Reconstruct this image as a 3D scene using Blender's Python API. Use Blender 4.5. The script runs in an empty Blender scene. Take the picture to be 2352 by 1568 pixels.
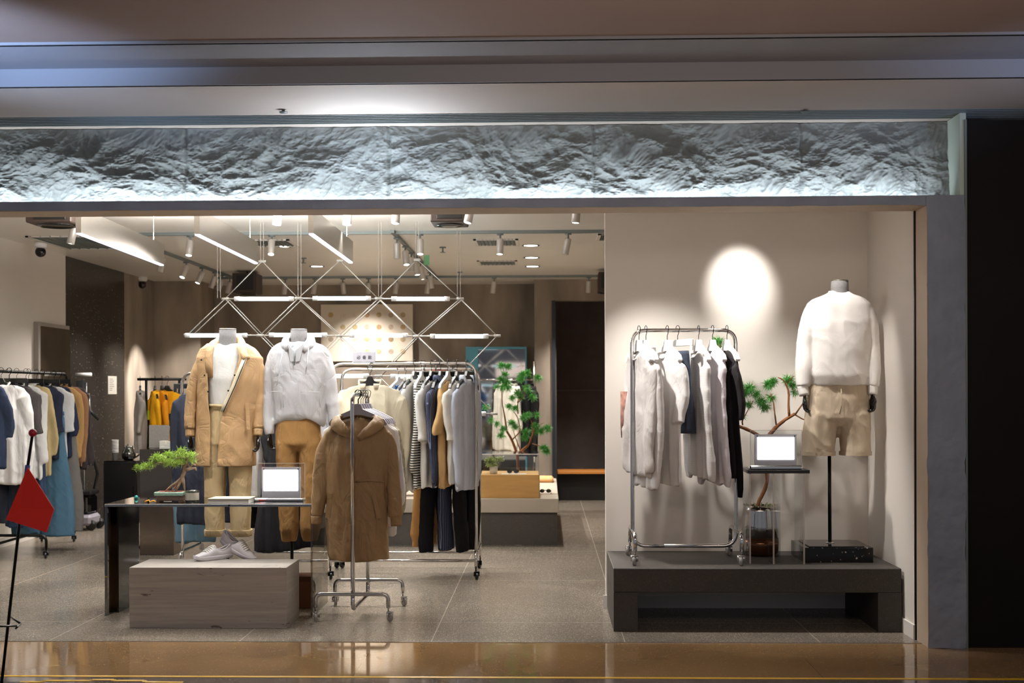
import bpy, math, random
from mathutils import Vector, Matrix, noise
R = math.radians
random.seed(7)
sc = bpy.context.scene
COL = sc.collection

# ------------------------------------------------------------------ camera, world, exposure
FPX = 2900.0
CAM = Vector((0, 0, 1.45))
YAW = math.atan(80 / FPX)
ROLL = -0.0030
cd = bpy.data.cameras.new('camera')
cam = bpy.data.objects.new('camera', cd)
COL.objects.link(cam)
cd.sensor_width = 36
cd.lens = 36 * FPX / 2352
cd.shift_y = 119 / 2352
CROT = Matrix.Rotation(YAW, 3, 'Z') @ Matrix.Rotation(R(90), 3, 'X') @ Matrix.Rotation(ROLL, 3, 'Z')
cam.matrix_world = Matrix.Translation(CAM) @ CROT.to_4x4()
cd.clip_start = 0.05
cd.clip_end = 100
cd.dof.use_dof = True
cd.dof.focus_distance = 8.2
cd.dof.aperture_fstop = 3.2
sc.camera = cam
sc.view_settings.view_transform = 'Standard'
sc.view_settings.look = 'None'
sc.view_settings.gamma = 1
sc.view_settings.use_curve_mapping = False
sc.view_settings.exposure = 1.5
W = bpy.data.worlds.new('world')
sc.world = W
W.use_nodes = True
W.node_tree.nodes['Background'].inputs[0].default_value = (0.56, 0.57, 0.62, 1)
W.node_tree.nodes['Background'].inputs[1].default_value = 0.15
sc.cycles.max_bounces = 8
sc.cycles.diffuse_bounces = 4
sc.cycles.glossy_bounces = 4
sc.cycles.transparent_max_bounces = 16
sc.cycles.sample_clamp_indirect = 4
sc.cycles.caustics_reflective = False
sc.cycles.caustics_refractive = False

WARM = (1.0, 0.945, 0.88)
NEUT = (1.0, 0.965, 0.92)
COOL = (0.80, 0.95, 1.0)

def light(kind, loc, power, color=WARM, target=None, size=0.05, sizey=None, angle=50, blend=0.5, name='lamp_light'):
    l = bpy.data.lights.new(name, kind)
    l.energy = power
    l.color = color
    if kind == 'AREA':
        l.shape = 'RECTANGLE'
        l.size = size
        l.size_y = sizey or size
    else:
        l.shadow_soft_size = size
    if kind == 'SPOT':
        l.spot_size = R(angle)
        l.spot_blend = blend
    o = bpy.data.objects.new(name, l)
    COL.objects.link(o)
    o.location = loc
    if target is not None:
        o.rotation_euler = (Vector(target) - Vector(loc)).to_track_quat('-Z', 'Y').to_euler()
    return o

# ------------------------------------------------------------------ pixel helpers (photo frame -> world)
def ray(px, py):
    return CROT @ Vector(((px - 1176) / FPX, (784 - py + 119) / FPX, -1))
def P(px, py, Y):
    d = ray(px, py)
    return CAM + d * (Y / d.y)
def G(px, py, z):
    d = ray(px, py)
    return CAM + d * ((z - CAM.z) / d.z)
def PX(px, Y, py=903):
    return P(px, py, Y).x
def PZ(py, Y, px=1176):
    return P(px, py, Y).z

# mall side lights: soft blue wash at the far left of the mall ceiling, warm wash from above the walkway
light('SPOT', (-3.4, 4.4, 2.3), 240, (0.42, 0.62, 1.0), (-2.85, 5.6, 3.15), 0.1, angle=48, blend=1, name='blue_mall_light')
light('SPOT', (3.7, 4.6, 2.4), 50, (0.45, 0.62, 1.0), (2.75, 6.0, 3.15), 0.1, angle=40, blend=1, name='blue_mall_light')
light('AREA', (0.3, 2.2, 3.1), 17, (1.0, 0.86, 0.72), (0.3, 5.4, 0.6), 3.5, 0.8, name='mall_light')
light('AREA', (0.8, 4.4, 2.0), 6, (1.0, 0.80, 0.66), (0.8, 6.6, 3.2), 4.0, 0.4, name='mall_light')

# ------------------------------------------------------------------ materials
def lin(c):
    return tuple(((x / 12.92) if x <= 0.04045 else ((x + 0.055) / 1.055) ** 2.4) for x in [v / 255 for v in c]) + (1,)

def newmat(name):
    m = bpy.data.materials.new(name)
    m.use_nodes = True
    nt = m.node_tree
    b = nt.nodes['Principled BSDF']
    return m, nt, b

def mat(name, rgb, rough=0.6, metal=0.0, spec=0.5, bump=0.0, bscale=200.0, var=0.0, vscale=3.0, stretch=(1, 1, 1), trans=0.0, emit=0.0, coat=0.0, alpha=1.0, sheen=0.0):
    m, nt, b = newmat(name)
    N, L = nt.nodes, nt.links
    c = lin(rgb)
    b.inputs['Base Color'].default_value = c
    b.inputs['Roughness'].default_value = rough
    b.inputs['Metallic'].default_value = metal
    b.inputs['Specular IOR Level'].default_value = spec
    b.inputs['Transmission Weight'].default_value = trans
    b.inputs['Coat Weight'].default_value = coat
    b.inputs['Sheen Weight'].default_value = sheen
    b.inputs['Alpha'].default_value = alpha
    if emit:
        b.inputs['Emission Color'].default_value = c
        b.inputs['Emission Strength'].default_value = emit
    tc = N.new('ShaderNodeTexCoord')
    mp = N.new('ShaderNodeMapping')
    mp.inputs['Scale'].default_value = stretch
    L.new(tc.outputs['Object'], mp.inputs[0])
    if var:
        n = N.new('ShaderNodeTexNoise')
        n.inputs['Scale'].default_value = vscale
        n.inputs['Detail'].default_value = 6
        L.new(mp.outputs[0], n.inputs[0])
        r = N.new('ShaderNodeValToRGB')
        r.color_ramp.elements[0].position = 0.3
        r.color_ramp.elements[1].position = 0.7
        r.color_ramp.elements[0].color = tuple(x * (1 - var) for x in c[:3]) + (1,)
        r.color_ramp.elements[1].color = tuple(min(1, x * (1 + var)) for x in c[:3]) + (1,)
        L.new(n.outputs[0], r.inputs[0])
        L.new(r.outputs[0], b.inputs['Base Color'])
    if bump:
        n = N.new('ShaderNodeTexNoise')
        n.inputs['Scale'].default_value = bscale
        n.inputs['Detail'].default_value = 3
        L.new(mp.outputs[0], n.inputs[0])
        bp = N.new('ShaderNodeBump')
        bp.inputs['Strength'].default_value = bump
        bp.inputs['Distance'].default_value = 0.004
        L.new(n.outputs[0], bp.inputs['Height'])
        L.new(bp.outputs[0], b.inputs['Normal'])
    return m

_cl = {}
def add_crease(m, strength=0.5, scale=7.0, dist=0.02, fine=0.25, fscale=260, stretch=(1.6, 1.6, 0.8)):
    nt = m.node_tree; N, L = nt.nodes, nt.links
    b = nt.nodes['Principled BSDF']
    tc = N.new('ShaderNodeTexCoord'); mp = N.new('ShaderNodeMapping')
    mp.inputs['Scale'].default_value = stretch
    mp.inputs['Rotation'].default_value = (0.3, 0.4, 0.2)
    L.new(tc.outputs['Object'], mp.inputs[0])
    n = N.new('ShaderNodeTexNoise'); n.inputs['Scale'].default_value = scale; n.inputs['Detail'].default_value = 4; n.inputs['Distortion'].default_value = 1.2
    L.new(mp.outputs[0], n.inputs[0])
    n2 = N.new('ShaderNodeTexNoise'); n2.inputs['Scale'].default_value = fscale; n2.inputs['Detail'].default_value = 2
    L.new(tc.outputs['Object'], n2.inputs[0])
    # ridged: 1 - |2n-1|
    a = N.new('ShaderNodeMath'); a.operation = 'MULTIPLY_ADD'; a.inputs[1].default_value = 2; a.inputs[2].default_value = -1
    L.new(n.outputs[0], a.inputs[0])
    ab = N.new('ShaderNodeMath'); ab.operation = 'ABSOLUTE'; L.new(a.outputs[0], ab.inputs[0])
    pw = N.new('ShaderNodeMath'); pw.operation = 'POWER'; pw.inputs[1].default_value = 0.6; L.new(ab.outputs[0], pw.inputs[0])
    bp = N.new('ShaderNodeBump'); bp.inputs['Strength'].default_value = strength; bp.inputs['Distance'].default_value = dist
    L.new(pw.outputs[0], bp.inputs['Height'])
    bp2 = N.new('ShaderNodeBump'); bp2.inputs['Strength'].default_value = fine; bp2.inputs['Distance'].default_value = 0.002
    L.new(n2.outputs[0], bp2.inputs['Height']); L.new(bp.outputs[0], bp2.inputs['Normal'])
    L.new(bp2.outputs[0], b.inputs['Normal'])
    return m
def cloth(rgb, rough=0.9, crease=0.18, var=0.05, fine=0.3, scale=6.0):
    k = (rgb, rough, crease, fine, scale)
    if k not in _cl:
        _cl[k] = add_crease(mat('fabric', rgb, rough, 0, 0.2, 0, 0, var, 9.0), crease, scale, 0.016, fine)
    return _cl[k]

def stripes(name, c1, c2, scale, axis='Z', pos=0.5, rough=0.8):
    m, nt, b = newmat(name)
    N, L = nt.nodes, nt.links
    tc = N.new('ShaderNodeTexCoord')
    w = N.new('ShaderNodeTexWave')
    w.bands_direction = axis
    w.inputs['Scale'].default_value = scale
    w.inputs['Distortion'].default_value = 0.3
    L.new(tc.outputs['Object'], w.inputs[0])
    r = N.new('ShaderNodeValToRGB')
    r.color_ramp.interpolation = 'CONSTANT'
    r.color_ramp.elements[0].color = lin(c1)
    r.color_ramp.elements[1].color = lin(c2)
    r.color_ramp.elements[1].position = pos
    L.new(w.outputs[0], r.inputs[0])
    L.new(r.outputs[0], b.inputs['Base Color'])
    b.inputs['Roughness'].default_value = rough
    return m

def thin_glass(name, tint, refl=0.12, rough=0.02, gcol=(255, 255, 255)):
    m = bpy.data.materials.new(name)
    m.use_nodes = True
    nt = m.node_tree
    N, L = nt.nodes, nt.links
    N.clear()
    out = N.new('ShaderNodeOutputMaterial')
    t = N.new('ShaderNodeBsdfTransparent')
    t.inputs[0].default_value = lin(tint)
    g = N.new('ShaderNodeBsdfGlossy')
    g.inputs['Roughness'].default_value = rough
    g.inputs['Color'].default_value = lin(gcol)
    lw = N.new('ShaderNodeLayerWeight')
    lw.inputs[0].default_value = 0.25
    ma = N.new('ShaderNodeMath')
    ma.operation = 'MULTIPLY_ADD'
    pw = N.new('ShaderNodeMath'); pw.operation = 'POWER'; pw.inputs[1].default_value = 4.0
    lw.inputs[0].default_value = 0.5
    L.new(lw.outputs['Facing'], pw.inputs[0])
    L.new(pw.outputs[0], ma.inputs[0])
    ma.inputs[1].default_value = 0.5
    ma.inputs[2].default_value = refl
    ma.use_clamp = True
    mx = N.new('ShaderNodeMixShader')
    L.new(ma.outputs[0], mx.inputs[0])
    L.new(t.outputs[0], mx.inputs[1])
    L.new(g.outputs[0], mx.inputs[2])
    L.new(mx.outputs[0], out.inputs[0])
    return m

def emission(name, rgb, strength):
    m = bpy.data.materials.new(name)
    m.use_nodes = True
    nt = m.node_tree
    nt.nodes.clear()
    out = nt.nodes.new('ShaderNodeOutputMaterial')
    e = nt.nodes.new('ShaderNodeEmission')
    e.inputs[0].default_value = lin(rgb)
    e.inputs[1].default_value = strength
    nt.links.new(e.outputs[0], out.inputs[0])
    return m

def speckle(name, base, specks, dens=0.62, scale=60, rough=0.3, spec=0.5, bumpy=0.0, var=0.12, lines=None, linecol=None):
    """terrazzo / granite: base colour, voronoi chips, optional seam lines (sx, ox, sy, oy, w)."""
    m, nt, b = newmat(name)
    N, L = nt.nodes, nt.links
    g = N.new('ShaderNodeNewGeometry')
    n = N.new('ShaderNodeTexNoise')
    n.inputs['Scale'].default_value = 1.3
    n.inputs['Detail'].default_value = 8
    L.new(g.outputs['Position'], n.inputs[0])
    r = N.new('ShaderNodeValToRGB')
    c = lin(base)
    r.color_ramp.elements[0].position = 0.3
    r.color_ramp.elements[1].position = 0.7
    r.color_ramp.elements[0].color = tuple(x * (1 - var) for x in c[:3]) + (1,)
    r.color_ramp.elements[1].color = tuple(x * (1 + var) for x in c[:3]) + (1,)
    L.new(n.outputs[0], r.inputs[0])
    last = r.outputs[0]
    for i, (col, sc_, th) in enumerate(specks):
        v = N.new('ShaderNodeTexVoronoi')
        v.inputs['Scale'].default_value = sc_
        L.new(g.outputs['Position'], v.inputs['Vector'])
        sp = N.new('ShaderNodeSeparateColor')
        L.new(v.outputs['Color'], sp.inputs[0])
        a = N.new('ShaderNodeMath'); a.operation = 'GREATER_THAN'; a.inputs[1].default_value = th
        L.new(sp.outputs[0], a.inputs[0])
        d = N.new('ShaderNodeMath'); d.operation = 'LESS_THAN'; d.inputs[1].default_value = 0.42
        L.new(v.outputs['Distance'], d.inputs[0])
        mu = N.new('ShaderNodeMath'); mu.operation = 'MULTIPLY'
        L.new(a.outputs[0], mu.inputs[0]); L.new(d.outputs[0], mu.inputs[1])
        mx = N.new('ShaderNodeMixRGB')
        L.new(mu.outputs[0], mx.inputs[0]); L.new(last, mx.inputs[1]); mx.inputs[2].default_value = lin(col)
        last = mx.outputs[0]
    if lines:
        s = N.new('ShaderNodeSeparateXYZ')
        L.new(g.outputs['Position'], s.inputs[0])
        outs = []
        for ax, (step, off) in ((0, lines[0]), (1, lines[1])):
            q = N.new('ShaderNodeMath'); q.operation = 'SUBTRACT'; q.inputs[1].default_value = off
            L.new(s.outputs[ax], q.inputs[0])
            pg = N.new('ShaderNodeMath'); pg.operation = 'PINGPONG'; pg.inputs[1].default_value = step / 2
            L.new(q.outputs[0], pg.inputs[0])
            lt = N.new('ShaderNodeMath'); lt.operation = 'LESS_THAN'; lt.inputs[1].default_value = lines[2]
            L.new(pg.outputs[0], lt.inputs[0])
            outs.append(lt)
        mxm = N.new('ShaderNodeMath'); mxm.operation = 'MAXIMUM'
        L.new(outs[0].outputs[0], mxm.inputs[0]); L.new(outs[1].outputs[0], mxm.inputs[1])
        mx = N.new('ShaderNodeMixRGB')
        L.new(mxm.outputs[0], mx.inputs[0]); L.new(last, mx.inputs[1]); mx.inputs[2].default_value = lin(linecol)
        last = mx.outputs[0]
    L.new(last, b.inputs['Base Color'])
    b.inputs['Roughness'].default_value = rough
    b.inputs['Specular IOR Level'].default_value = spec
    rn = N.new('ShaderNodeMapRange')
    rn.inputs['To Min'].default_value = rough * 0.75
    rn.inputs['To Max'].default_value = rough * 1.3
    L.new(n.outputs[0], rn.inputs[0])
    L.new(rn.outputs[0], b.inputs['Roughness'])
    return m

M = {}
M['chrome'] = mat('chrome', (205, 203, 202), 0.07, 1.0)
M['steel'] = mat('brushed_steel', (176, 170, 162), 0.26, 1.0, bump=0.12, bscale=40, stretch=(0.3, 1, 12))
M['black_metal'] = mat('black_metal', (18, 18, 20), 0.35, 0.6)
M['black_plastic'] = mat('black_plastic', (14, 14, 15), 0.3)
M['black_gloss'] = mat('black_gloss', (8, 8, 9), 0.12, spec=0.6)
M['white_paint'] = mat('white_paint', (226, 220, 212), 0.55)
M['ceiling_paint'] = mat('ceiling_paint', (246, 241, 234), 0.30, spec=0.35, var=0.03, vscale=1.2)
M['wall_paint'] = mat('wall_paint', (222, 214, 205), 0.7, var=0.03, vscale=1.0, bump=0.03, bscale=90)
M['reveal_paint'] = mat('reveal_paint', (190, 172, 152), 0.6)
M['soffit_paint'] = mat('soffit_paint', (184, 174, 166), 0.75, var=0.02)
M['fascia_paint'] = mat('fascia_paint', (128, 128, 134), 0.8)
M['plaster'] = mat('mottled_brown_plaster', (146, 133, 119), 0.75, var=0.40, vscale=1.6, stretch=(1.6, 1.6, 0.5), bump=0.1, bscale=30)
M['granite'] = speckle('black_granite', (14, 14, 17), [((120, 115, 110), 90, 0.93), ((190, 180, 170), 60, 0.965)], rough=0.12)
M['granite_wall'] = speckle('polished_black_stone', (50, 47, 44), [((88, 82, 75), 80, 0.80), ((150, 136, 120), 60, 0.96)], rough=0.16)
M['terrazzo'] = speckle('grey_terrazzo', (122, 112, 100), [((165, 155, 141), 120, 0.80), ((84, 77, 69), 140, 0.75), ((190, 181, 167), 170, 0.9)], rough=0.24, var=0.06,
                        lines=((1.13, -0.68), (1.80, 7.99), 0.003), linecol=(170, 160, 147))
M['mall_floor'] = speckle('polished_brown_stone', (142, 112, 78), [((180, 145, 95), 130, 0.93)], rough=0.06, var=0.12, lines=((2.4, -3.4), (3.0, 6.02), 0.002), linecol=(120, 90, 50))
M['grey_tile'] = speckle('grey_tile', (112, 100, 92), [((140, 130, 120), 130, 0.9)], rough=0.1)
M['yellow_tape'] = mat('yellow_tape', (232, 180, 20), 0.4)
M['dark_concrete'] = speckle('dark_grey_concrete', (56, 51, 46), [((76, 70, 64), 160, 0.8)], rough=0.6, var=0.14)
M['travertine'] = None
M['stone_slate'] = mat('split_slate', (138, 144, 158), 0.85, bump=1.0, bscale=22, var=0.15, vscale=3)
M['rock'] = mat('rough_slate_rock', (120, 126, 128), 0.8, bump=0.35, bscale=50, var=0.08, vscale=8)
M['dark_panel'] = mat('dark_brown_panel', (16, 11, 8), 0.6, spec=0.2, var=0.2)
M['led'] = emission('led_strip', (210, 215, 255), 5.0)
M['tube'] = emission('light_tube_glow', (215, 250, 255), 1.1)
M['lamp_face'] = emission('lamp_face', (255, 250, 235), 5.0)
M['screen'] = emission('screen_glow', (255, 255, 255), 1.6)
M['screen_frame'] = mat('silver_frame', (232, 226, 236), 0.6)
M['acrylic'] = thin_glass('clear_acrylic', (247, 249, 249), 0.03)
M['smoked'] = thin_glass('smoked_glass', (116, 104, 88), 0.16, 0.02)
M['smoked_clear'] = thin_glass('lightly_smoked_glass', (196, 188, 174), 0.10, 0.02)
M['smoked_top'] = thin_glass('smoked_glass_top', (120, 112, 104), 0.38, 0.03)
M['mirror'] = mat('mirror', (165, 160, 152), 0.03, 1.0)
M['mannequin_fabric'] = mat('grey_linen', (118, 115, 114), 0.9, bump=0.6, bscale=350, var=0.1, vscale=120)
M['wood'] = mat('pale_wood', (196, 150, 86), 0.45, var=0.1, vscale=4, stretch=(1, 1, 8))
M['orange_wood'] = mat('orange_wood', (208, 135, 62), 0.5)
M['bark'] = mat('brown_bark', (120, 74, 38), 0.8, bump=0.8, bscale=60, var=0.25, vscale=30)
M['pale_bark'] = mat('pale_bark', (190, 164, 138), 0.85, bump=0.9, bscale=70, var=0.3, vscale=40)
M['needles'] = mat('green_needles', (66, 142, 50), 0.55, var=0.3, vscale=18)
M['needles_light'] = mat('bright_green_needles', (164, 194, 84), 0.6, var=0.35, vscale=22)
M['pale_leaves'] = mat('pale_green_leaves', (168, 178, 112), 0.6, var=0.25, vscale=30)
M['red'] = mat('red_fabric', (238, 40, 22), 0.7)
M['red_ball'] = mat('red_ball', (168, 12, 42), 0.4)
M['blue_tape'] = mat('blue_tape', (78, 92, 170), 0.5)
M['blue_board'] = mat('light_blue_board', (96, 176, 205), 0.5)
M['white_plastic'] = mat('white_plastic', (236, 234, 232), 0.35)
M['grey_plastic'] = mat('grey_plastic', (150, 146, 156), 0.4)
M['paper'] = mat('paper', (222, 216, 205), 0.8)
M['leather'] = mat('white_leather', (214, 209, 212), 0.5, bump=0.1, bscale=250)
M['rubber_white'] = mat('white_rubber', (216, 212, 218), 0.55)
M['laces'] = mat('white_laces', (232, 228, 218), 0.85)
M['lining'] = mat('pale_lining', (186, 168, 160), 0.9)
M['ceramic_glaze'] = mat('mint_glaze', (160, 196, 176), 0.35, var=0.25, vscale=60)
M['ceramic_body'] = mat('brown_ceramic', (158, 134, 118), 0.6, var=0.15, vscale=30)
M['soil'] = mat('red_soil', (110, 56, 38), 0.95, bump=1, bscale=150)
M['liquid'] = mat('brown_liquid', (70, 42, 24), 0.08, coat=0.5)
M['vase_glass'] = thin_glass('mirrored_glass', (190, 180, 170), 0.42, 0.05)
M['grey_wool'] = mat('grey_felt_wall', (92, 82, 78), 0.95, bump=0.4, bscale=120, var=0.12, vscale=6)
M['cardboard'] = mat('brown_cardboard', (112, 70, 38), 0.8)
M['ink'] = mat('black_ink', (25, 25, 28), 0.7)
M['vent_metal'] = mat('grey_vent_metal', (120, 128, 128), 0.45, 0.4)
M['dark_slot'] = mat('dark_slot', (22, 24, 28), 0.9)
M['speaker_box'] = mat('dark_brown_box', (52, 38, 32), 0.5)
M['wire'] = mat('steel_wire', (168, 160, 150), 0.35, 0.7)
M['rod_white'] = mat('off_white_rod', (176, 170, 162), 0.5)

def travertine():
    m, nt, b = newmat('grey_travertine')
    N, L = nt.nodes, nt.links
    tc = N.new('ShaderNodeTexCoord')
    mp = N.new('ShaderNodeMapping'); mp.inputs['Scale'].default_value = (1.2, 1.2, 26)
    L.new(tc.outputs['Object'], mp.inputs[0])
    n = N.new('ShaderNodeTexNoise'); n.inputs['Scale'].default_value = 2.2; n.inputs['Detail'].default_value = 8
    L.new(mp.outputs[0], n.inputs[0])
    r = N.new('ShaderNodeValToRGB')
    r.color_ramp.elements[0].position = 0.3; r.color_ramp.elements[0].color = lin((152, 145, 139))
    r.color_ramp.elements[1].position = 0.7; r.color_ramp.elements[1].color = lin((178, 171, 162))
    L.new(n.outputs[0], r.inputs[0])
    mp2 = N.new('ShaderNodeMapping'); mp2.inputs['Scale'].default_value = (14, 14, 60)
    L.new(tc.outputs['Object'], mp2.inputs[0])
    n2 = N.new('ShaderNodeTexNoise'); n2.inputs['Scale'].default_value = 1.0; n2.inputs['Detail'].default_value = 4; n2.inputs['Roughness'].default_value = 0.6
    L.new(mp2.outputs[0], n2.inputs[0])
    n3 = N.new('ShaderNodeTexNoise'); n3.inputs['Scale'].default_value = 2.4
    mp3 = N.new('ShaderNodeMapping'); mp3.inputs['Scale'].default_value = (1, 1, 6)
    L.new(tc.outputs['Object'], mp3.inputs[0]); L.new(mp3.outputs[0], n3.inputs[0])
    ad = N.new('ShaderNodeMath'); ad.operation = 'MULTIPLY'
    L.new(n2.outputs[0], ad.inputs[0]); L.new(n3.outputs[0], ad.inputs[1])
    r2 = N.new('ShaderNodeValToRGB')
    r2.color_ramp.elements[0].position = 0.395; r2.color_ramp.elements[0].color = (0, 0, 0, 1)
    r2.color_ramp.elements[1].position = 0.42; r2.color_ramp.elements[1].color = (1, 1, 1, 1)
    L.new(ad.outputs[0], r2.inputs[0])
    mx = N.new('ShaderNodeMixRGB'); L.new(r2.outputs[0], mx.inputs[0]); L.new(r.outputs[0], mx.inputs[1]); mx.inputs[2].default_value = lin((96, 84, 74))
    L.new(mx.outputs[0], b.inputs['Base Color'])
    b.inputs['Roughness'].default_value = 0.35
    return m
M['travertine'] = travertine()

# ------------------------------------------------------------------ mesh builder
class MB:
    def __init__(s):
        s.v = []; s.f = []
    def add(s, vs, fs):
        o = len(s.v)
        s.v += [Vector(p) for p in vs]
        s.f += [[i + o for i in f] for f in fs]
        return s
    def box(s, x0, x1, y0, y1, z0, z1, b=0.0):
        if x1 < x0: x0, x1 = x1, x0
        if y1 < y0: y0, y1 = y1, y0
        if z1 < z0: z0, z1 = z1, z0
        if b <= 0:
            return s.add([(x0, y0, z0), (x1, y0, z0), (x1, y1, z0), (x0, y1, z0), (x0, y0, z1), (x1, y0, z1), (x1, y1, z1), (x0, y1, z1)],
                         [(0, 3, 2, 1), (4, 5, 6, 7), (0, 1, 5, 4), (1, 2, 6, 5), (2, 3, 7, 6), (3, 0, 4, 7)])
        # chamfered box via prism of an octagon with stepped rings
        def ring(z, k):
            a, c = k, b
            return [(x0 + c, y0 + a, z), (x1 - c, y0 + a, z), (x1 - a, y0 + c, z), (x1 - a, y1 - c, z), (x1 - c, y1 - a, z), (x0 + c, y1 - a, z), (x0 + a, y1 - c, z), (x0 + a, y0 + c, z)]
        vs = ring(z0, b) + ring(z0 + b, 0) + ring(z1 - b, 0) + ring(z1, b)
        fs = [tuple(range(7, -1, -1)), tuple(range(24, 32))]
        for k in range(3):
            for i in range(8):
                j = (i + 1) % 8
                fs.append((k * 8 + i, k * 8 + j, k * 8 + 8 + j, k * 8 + 8 + i))
        return s.add(vs, fs)
    def obox(s, p, q, w, h, up=(0, 0, 1)):
        """box beam from p to q with width w, height h"""
        p, q = Vector(p), Vector(q)
        d = (q - p).normalized()
        u = Vector(up)
        sx = d.cross(u)
        if sx.length < 1e-4: sx = Vector((1, 0, 0))
        sx.normalize(); uy = sx.cross(d).normalized()
        vs = []
        for c in (p, q):
            for a, b_ in ((-1, -1), (1, -1), (1, 1), (-1, 1)):
                vs.append(c + sx * (a * w / 2) + uy * (b_ * h / 2))
        return s.add(vs, [(3, 2, 1, 0), (4, 5, 6, 7), (0, 1, 5, 4), (1, 2, 6, 5), (2, 3, 7, 6), (3, 0, 4, 7)])
    def tube(s, pts, r, n=10, cap=True, flat=1.0, ref=(0, 1, 0)):
        """swept tube; r number or list; flat scales the second axis"""
        pts = [Vector(p) for p in pts]
        rs = r if isinstance(r, (list, tuple)) else [r] * len(pts)
        vs = []; prev = None
        for i, p in enumerate(pts):
            if i == 0: t = pts[1] - p
            elif i == len(pts) - 1: t = p - pts[i - 1]
            else: t = (pts[i + 1] - p).normalized() + (p - pts[i - 1]).normalized()
            t = t.normalized() if t.length > 1e-9 else Vector((0, 0, 1))
            if prev is None:
                a = Vector(ref) - t * t.dot(Vector(ref))
                if a.length < 1e-3: a = Vector((1, 0, 0)) - t * t.x
                a.normalize()
            else:
                a = prev - t * t.dot(prev)
                a.normalize()
            prev = a
            b = t.cross(a)
            for k in range(n):
                an = 2 * math.pi * k / n
                vs.append(p + a * (math.sin(an) * rs[i] * flat) + b * (math.cos(an) * rs[i]))
        fs = []
        for i in range(len(pts) - 1):
            for k in range(n):
                k2 = (k + 1) % n
                fs.append((i * n + k, i * n + k2, i * n + n + k2, i * n + n + k))
        if cap:
            fs.append(tuple(range(n - 1, -1, -1)))
            fs.append(tuple(range((len(pts) - 1) * n, len(pts) * n)))
        return s.add(vs, fs)
    def lathe(s, prof, c=(0, 0, 0), n=24, axis=None, cap=True):
        """profile list of (r, z) around z at c, or along axis"""
        c = Vector(c)
        if axis is not None:
            q = Vector((0, 0, 1)).rotation_difference(Vector(axis).normalized())
        vs = []
        for r, z in prof:
            for k in range(n):
                a = 2 * math.pi * k / n
                p = Vector((r * math.cos(a), r * math.sin(a), z))
                if axis is not None: p = q @ p
                vs.append(c + p)
        fs = []
        for i in range(len(prof) - 1):
            for k in range(n):
                k2 = (k + 1) % n
                fs.append((i * n + k, i * n + k2, i * n + n + k2, i * n + n + k))
        if cap and prof[0][0] > 1e-5: fs.append(tuple(range(n - 1, -1, -1)))
        if cap and prof[-1][0] > 1e-5: fs.append(tuple(range((len(prof) - 1) * n, len(prof) * n)))
        return s.add(vs, fs)
    def ball(s, c, r, n=12, sz=(1, 1, 1)):
        prof = [(math.sin(math.pi * i / n) * r, -math.cos(math.pi * i / n) * r) for i in range(n + 1)]
        o = len(s.v)
        s.lathe([(max(a, 1e-6), b) for a, b in prof], (0, 0, 0), n * 2)
        c = Vector(c)
        for i in range(o, len(s.v)):
            p = s.v[i]
            s.v[i] = Vector((p.x * sz[0], p.y * sz[1], p.z * sz[2])) + c
        return s
    def prism(s, poly, y0, y1):
        """polygon of (x, z) extruded from y0 to y1"""
        n = len(poly)
        vs = [(x, y0, z) for x, z in poly] + [(x, y1, z) for x, z in poly]
        fs = [tuple(range(n)), tuple(range(2 * n - 1, n - 1, -1))]
        for i in range(n):
            j = (i + 1) % n
            fs.append((i + n, j + n, j, i))
        return s.add(vs, fs)
    def grid(s, rows, closed=False, flip=False):
        """rows of points, all the same length"""
        m = len(rows[0])
        vs = [p for r_ in rows for p in r_]
        fs = []
        for i in range(len(rows) - 1):
            for k in range(m if closed else m - 1):
                k2 = (k + 1) % m
                f = (i * m + k, i * m + k2, i * m + m + k2, i * m + m + k)
                fs.append(f[::-1] if flip else f)
        return s.add(vs, fs)
    def xf(s, mtx, start=0):
        for i in range(start, len(s.v)): s.v[i] = mtx @ s.v[i]
        return s
    def build(s, name, material, parent=None, smooth=False, world=True, label=None, wr=None, solid=0.0, remesh=0.0, sub=0):
        me = bpy.data.meshes.new(name)
        org = Vector((0, 0, 0))
        if parent is not None:
            org = Vector(parent['_org']) if (world and '_org' in parent) else org
        elif world:
            xs = [p.x for p in s.v]; ys = [p.y for p in s.v]; zs = [p.z for p in s.v]
            org = Vector(((min(xs) + max(xs)) / 2, (min(ys) + max(ys)) / 2, min(zs)))
        me.from_pydata([p - org for p in s.v], [], s.f)
        me.update()
        if wr:
            amp, freq, seed = wr[:3]
            fold = wr[3] if len(wr) > 3 else 0
            me.calc_loop_triangles()
            co = [v.co.copy() for v in me.vertices]
            no = [v.normal.copy() for v in me.vertices]
            off = Vector((seed * 3.1, seed * 1.7, 0))
            for i, p in enumerate(co):
                q = Vector((p.x * freq, p.y * freq, p.z * freq * 0.5)) + off
                d = noise.noise(q) * 0.6 + noise.noise(q * 2.3) * 0.3
                dq = Vector(((p.x + p.z * 0.6) * freq * 1.7, p.y * freq * 0.8, (p.z - p.x * 0.6) * freq * 0.7)) + off
                rg = 1 - abs(noise.noise(dq)) * 2.0
                d += (max(0, rg) ** 2) * 0.28 - 0.1
                if fold:
                    d += fold * noise.noise(Vector((p.x * freq * 1.8 + seed, p.y * freq * 1.8, p.z * 0.9)))
                me.vertices[i].co = p + no[i] * (d * amp)
            me.update()
        if smooth:
            me.polygons.foreach_set('use_smooth', [True] * len(me.polygons))
        me.materials.append(material)
        o = bpy.data.objects.new(name, me)
        COL.objects.link(o)
        if parent is not None:
            o.parent = parent
        else:
            o.location = org
        o['_org'] = list(org)
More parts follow.
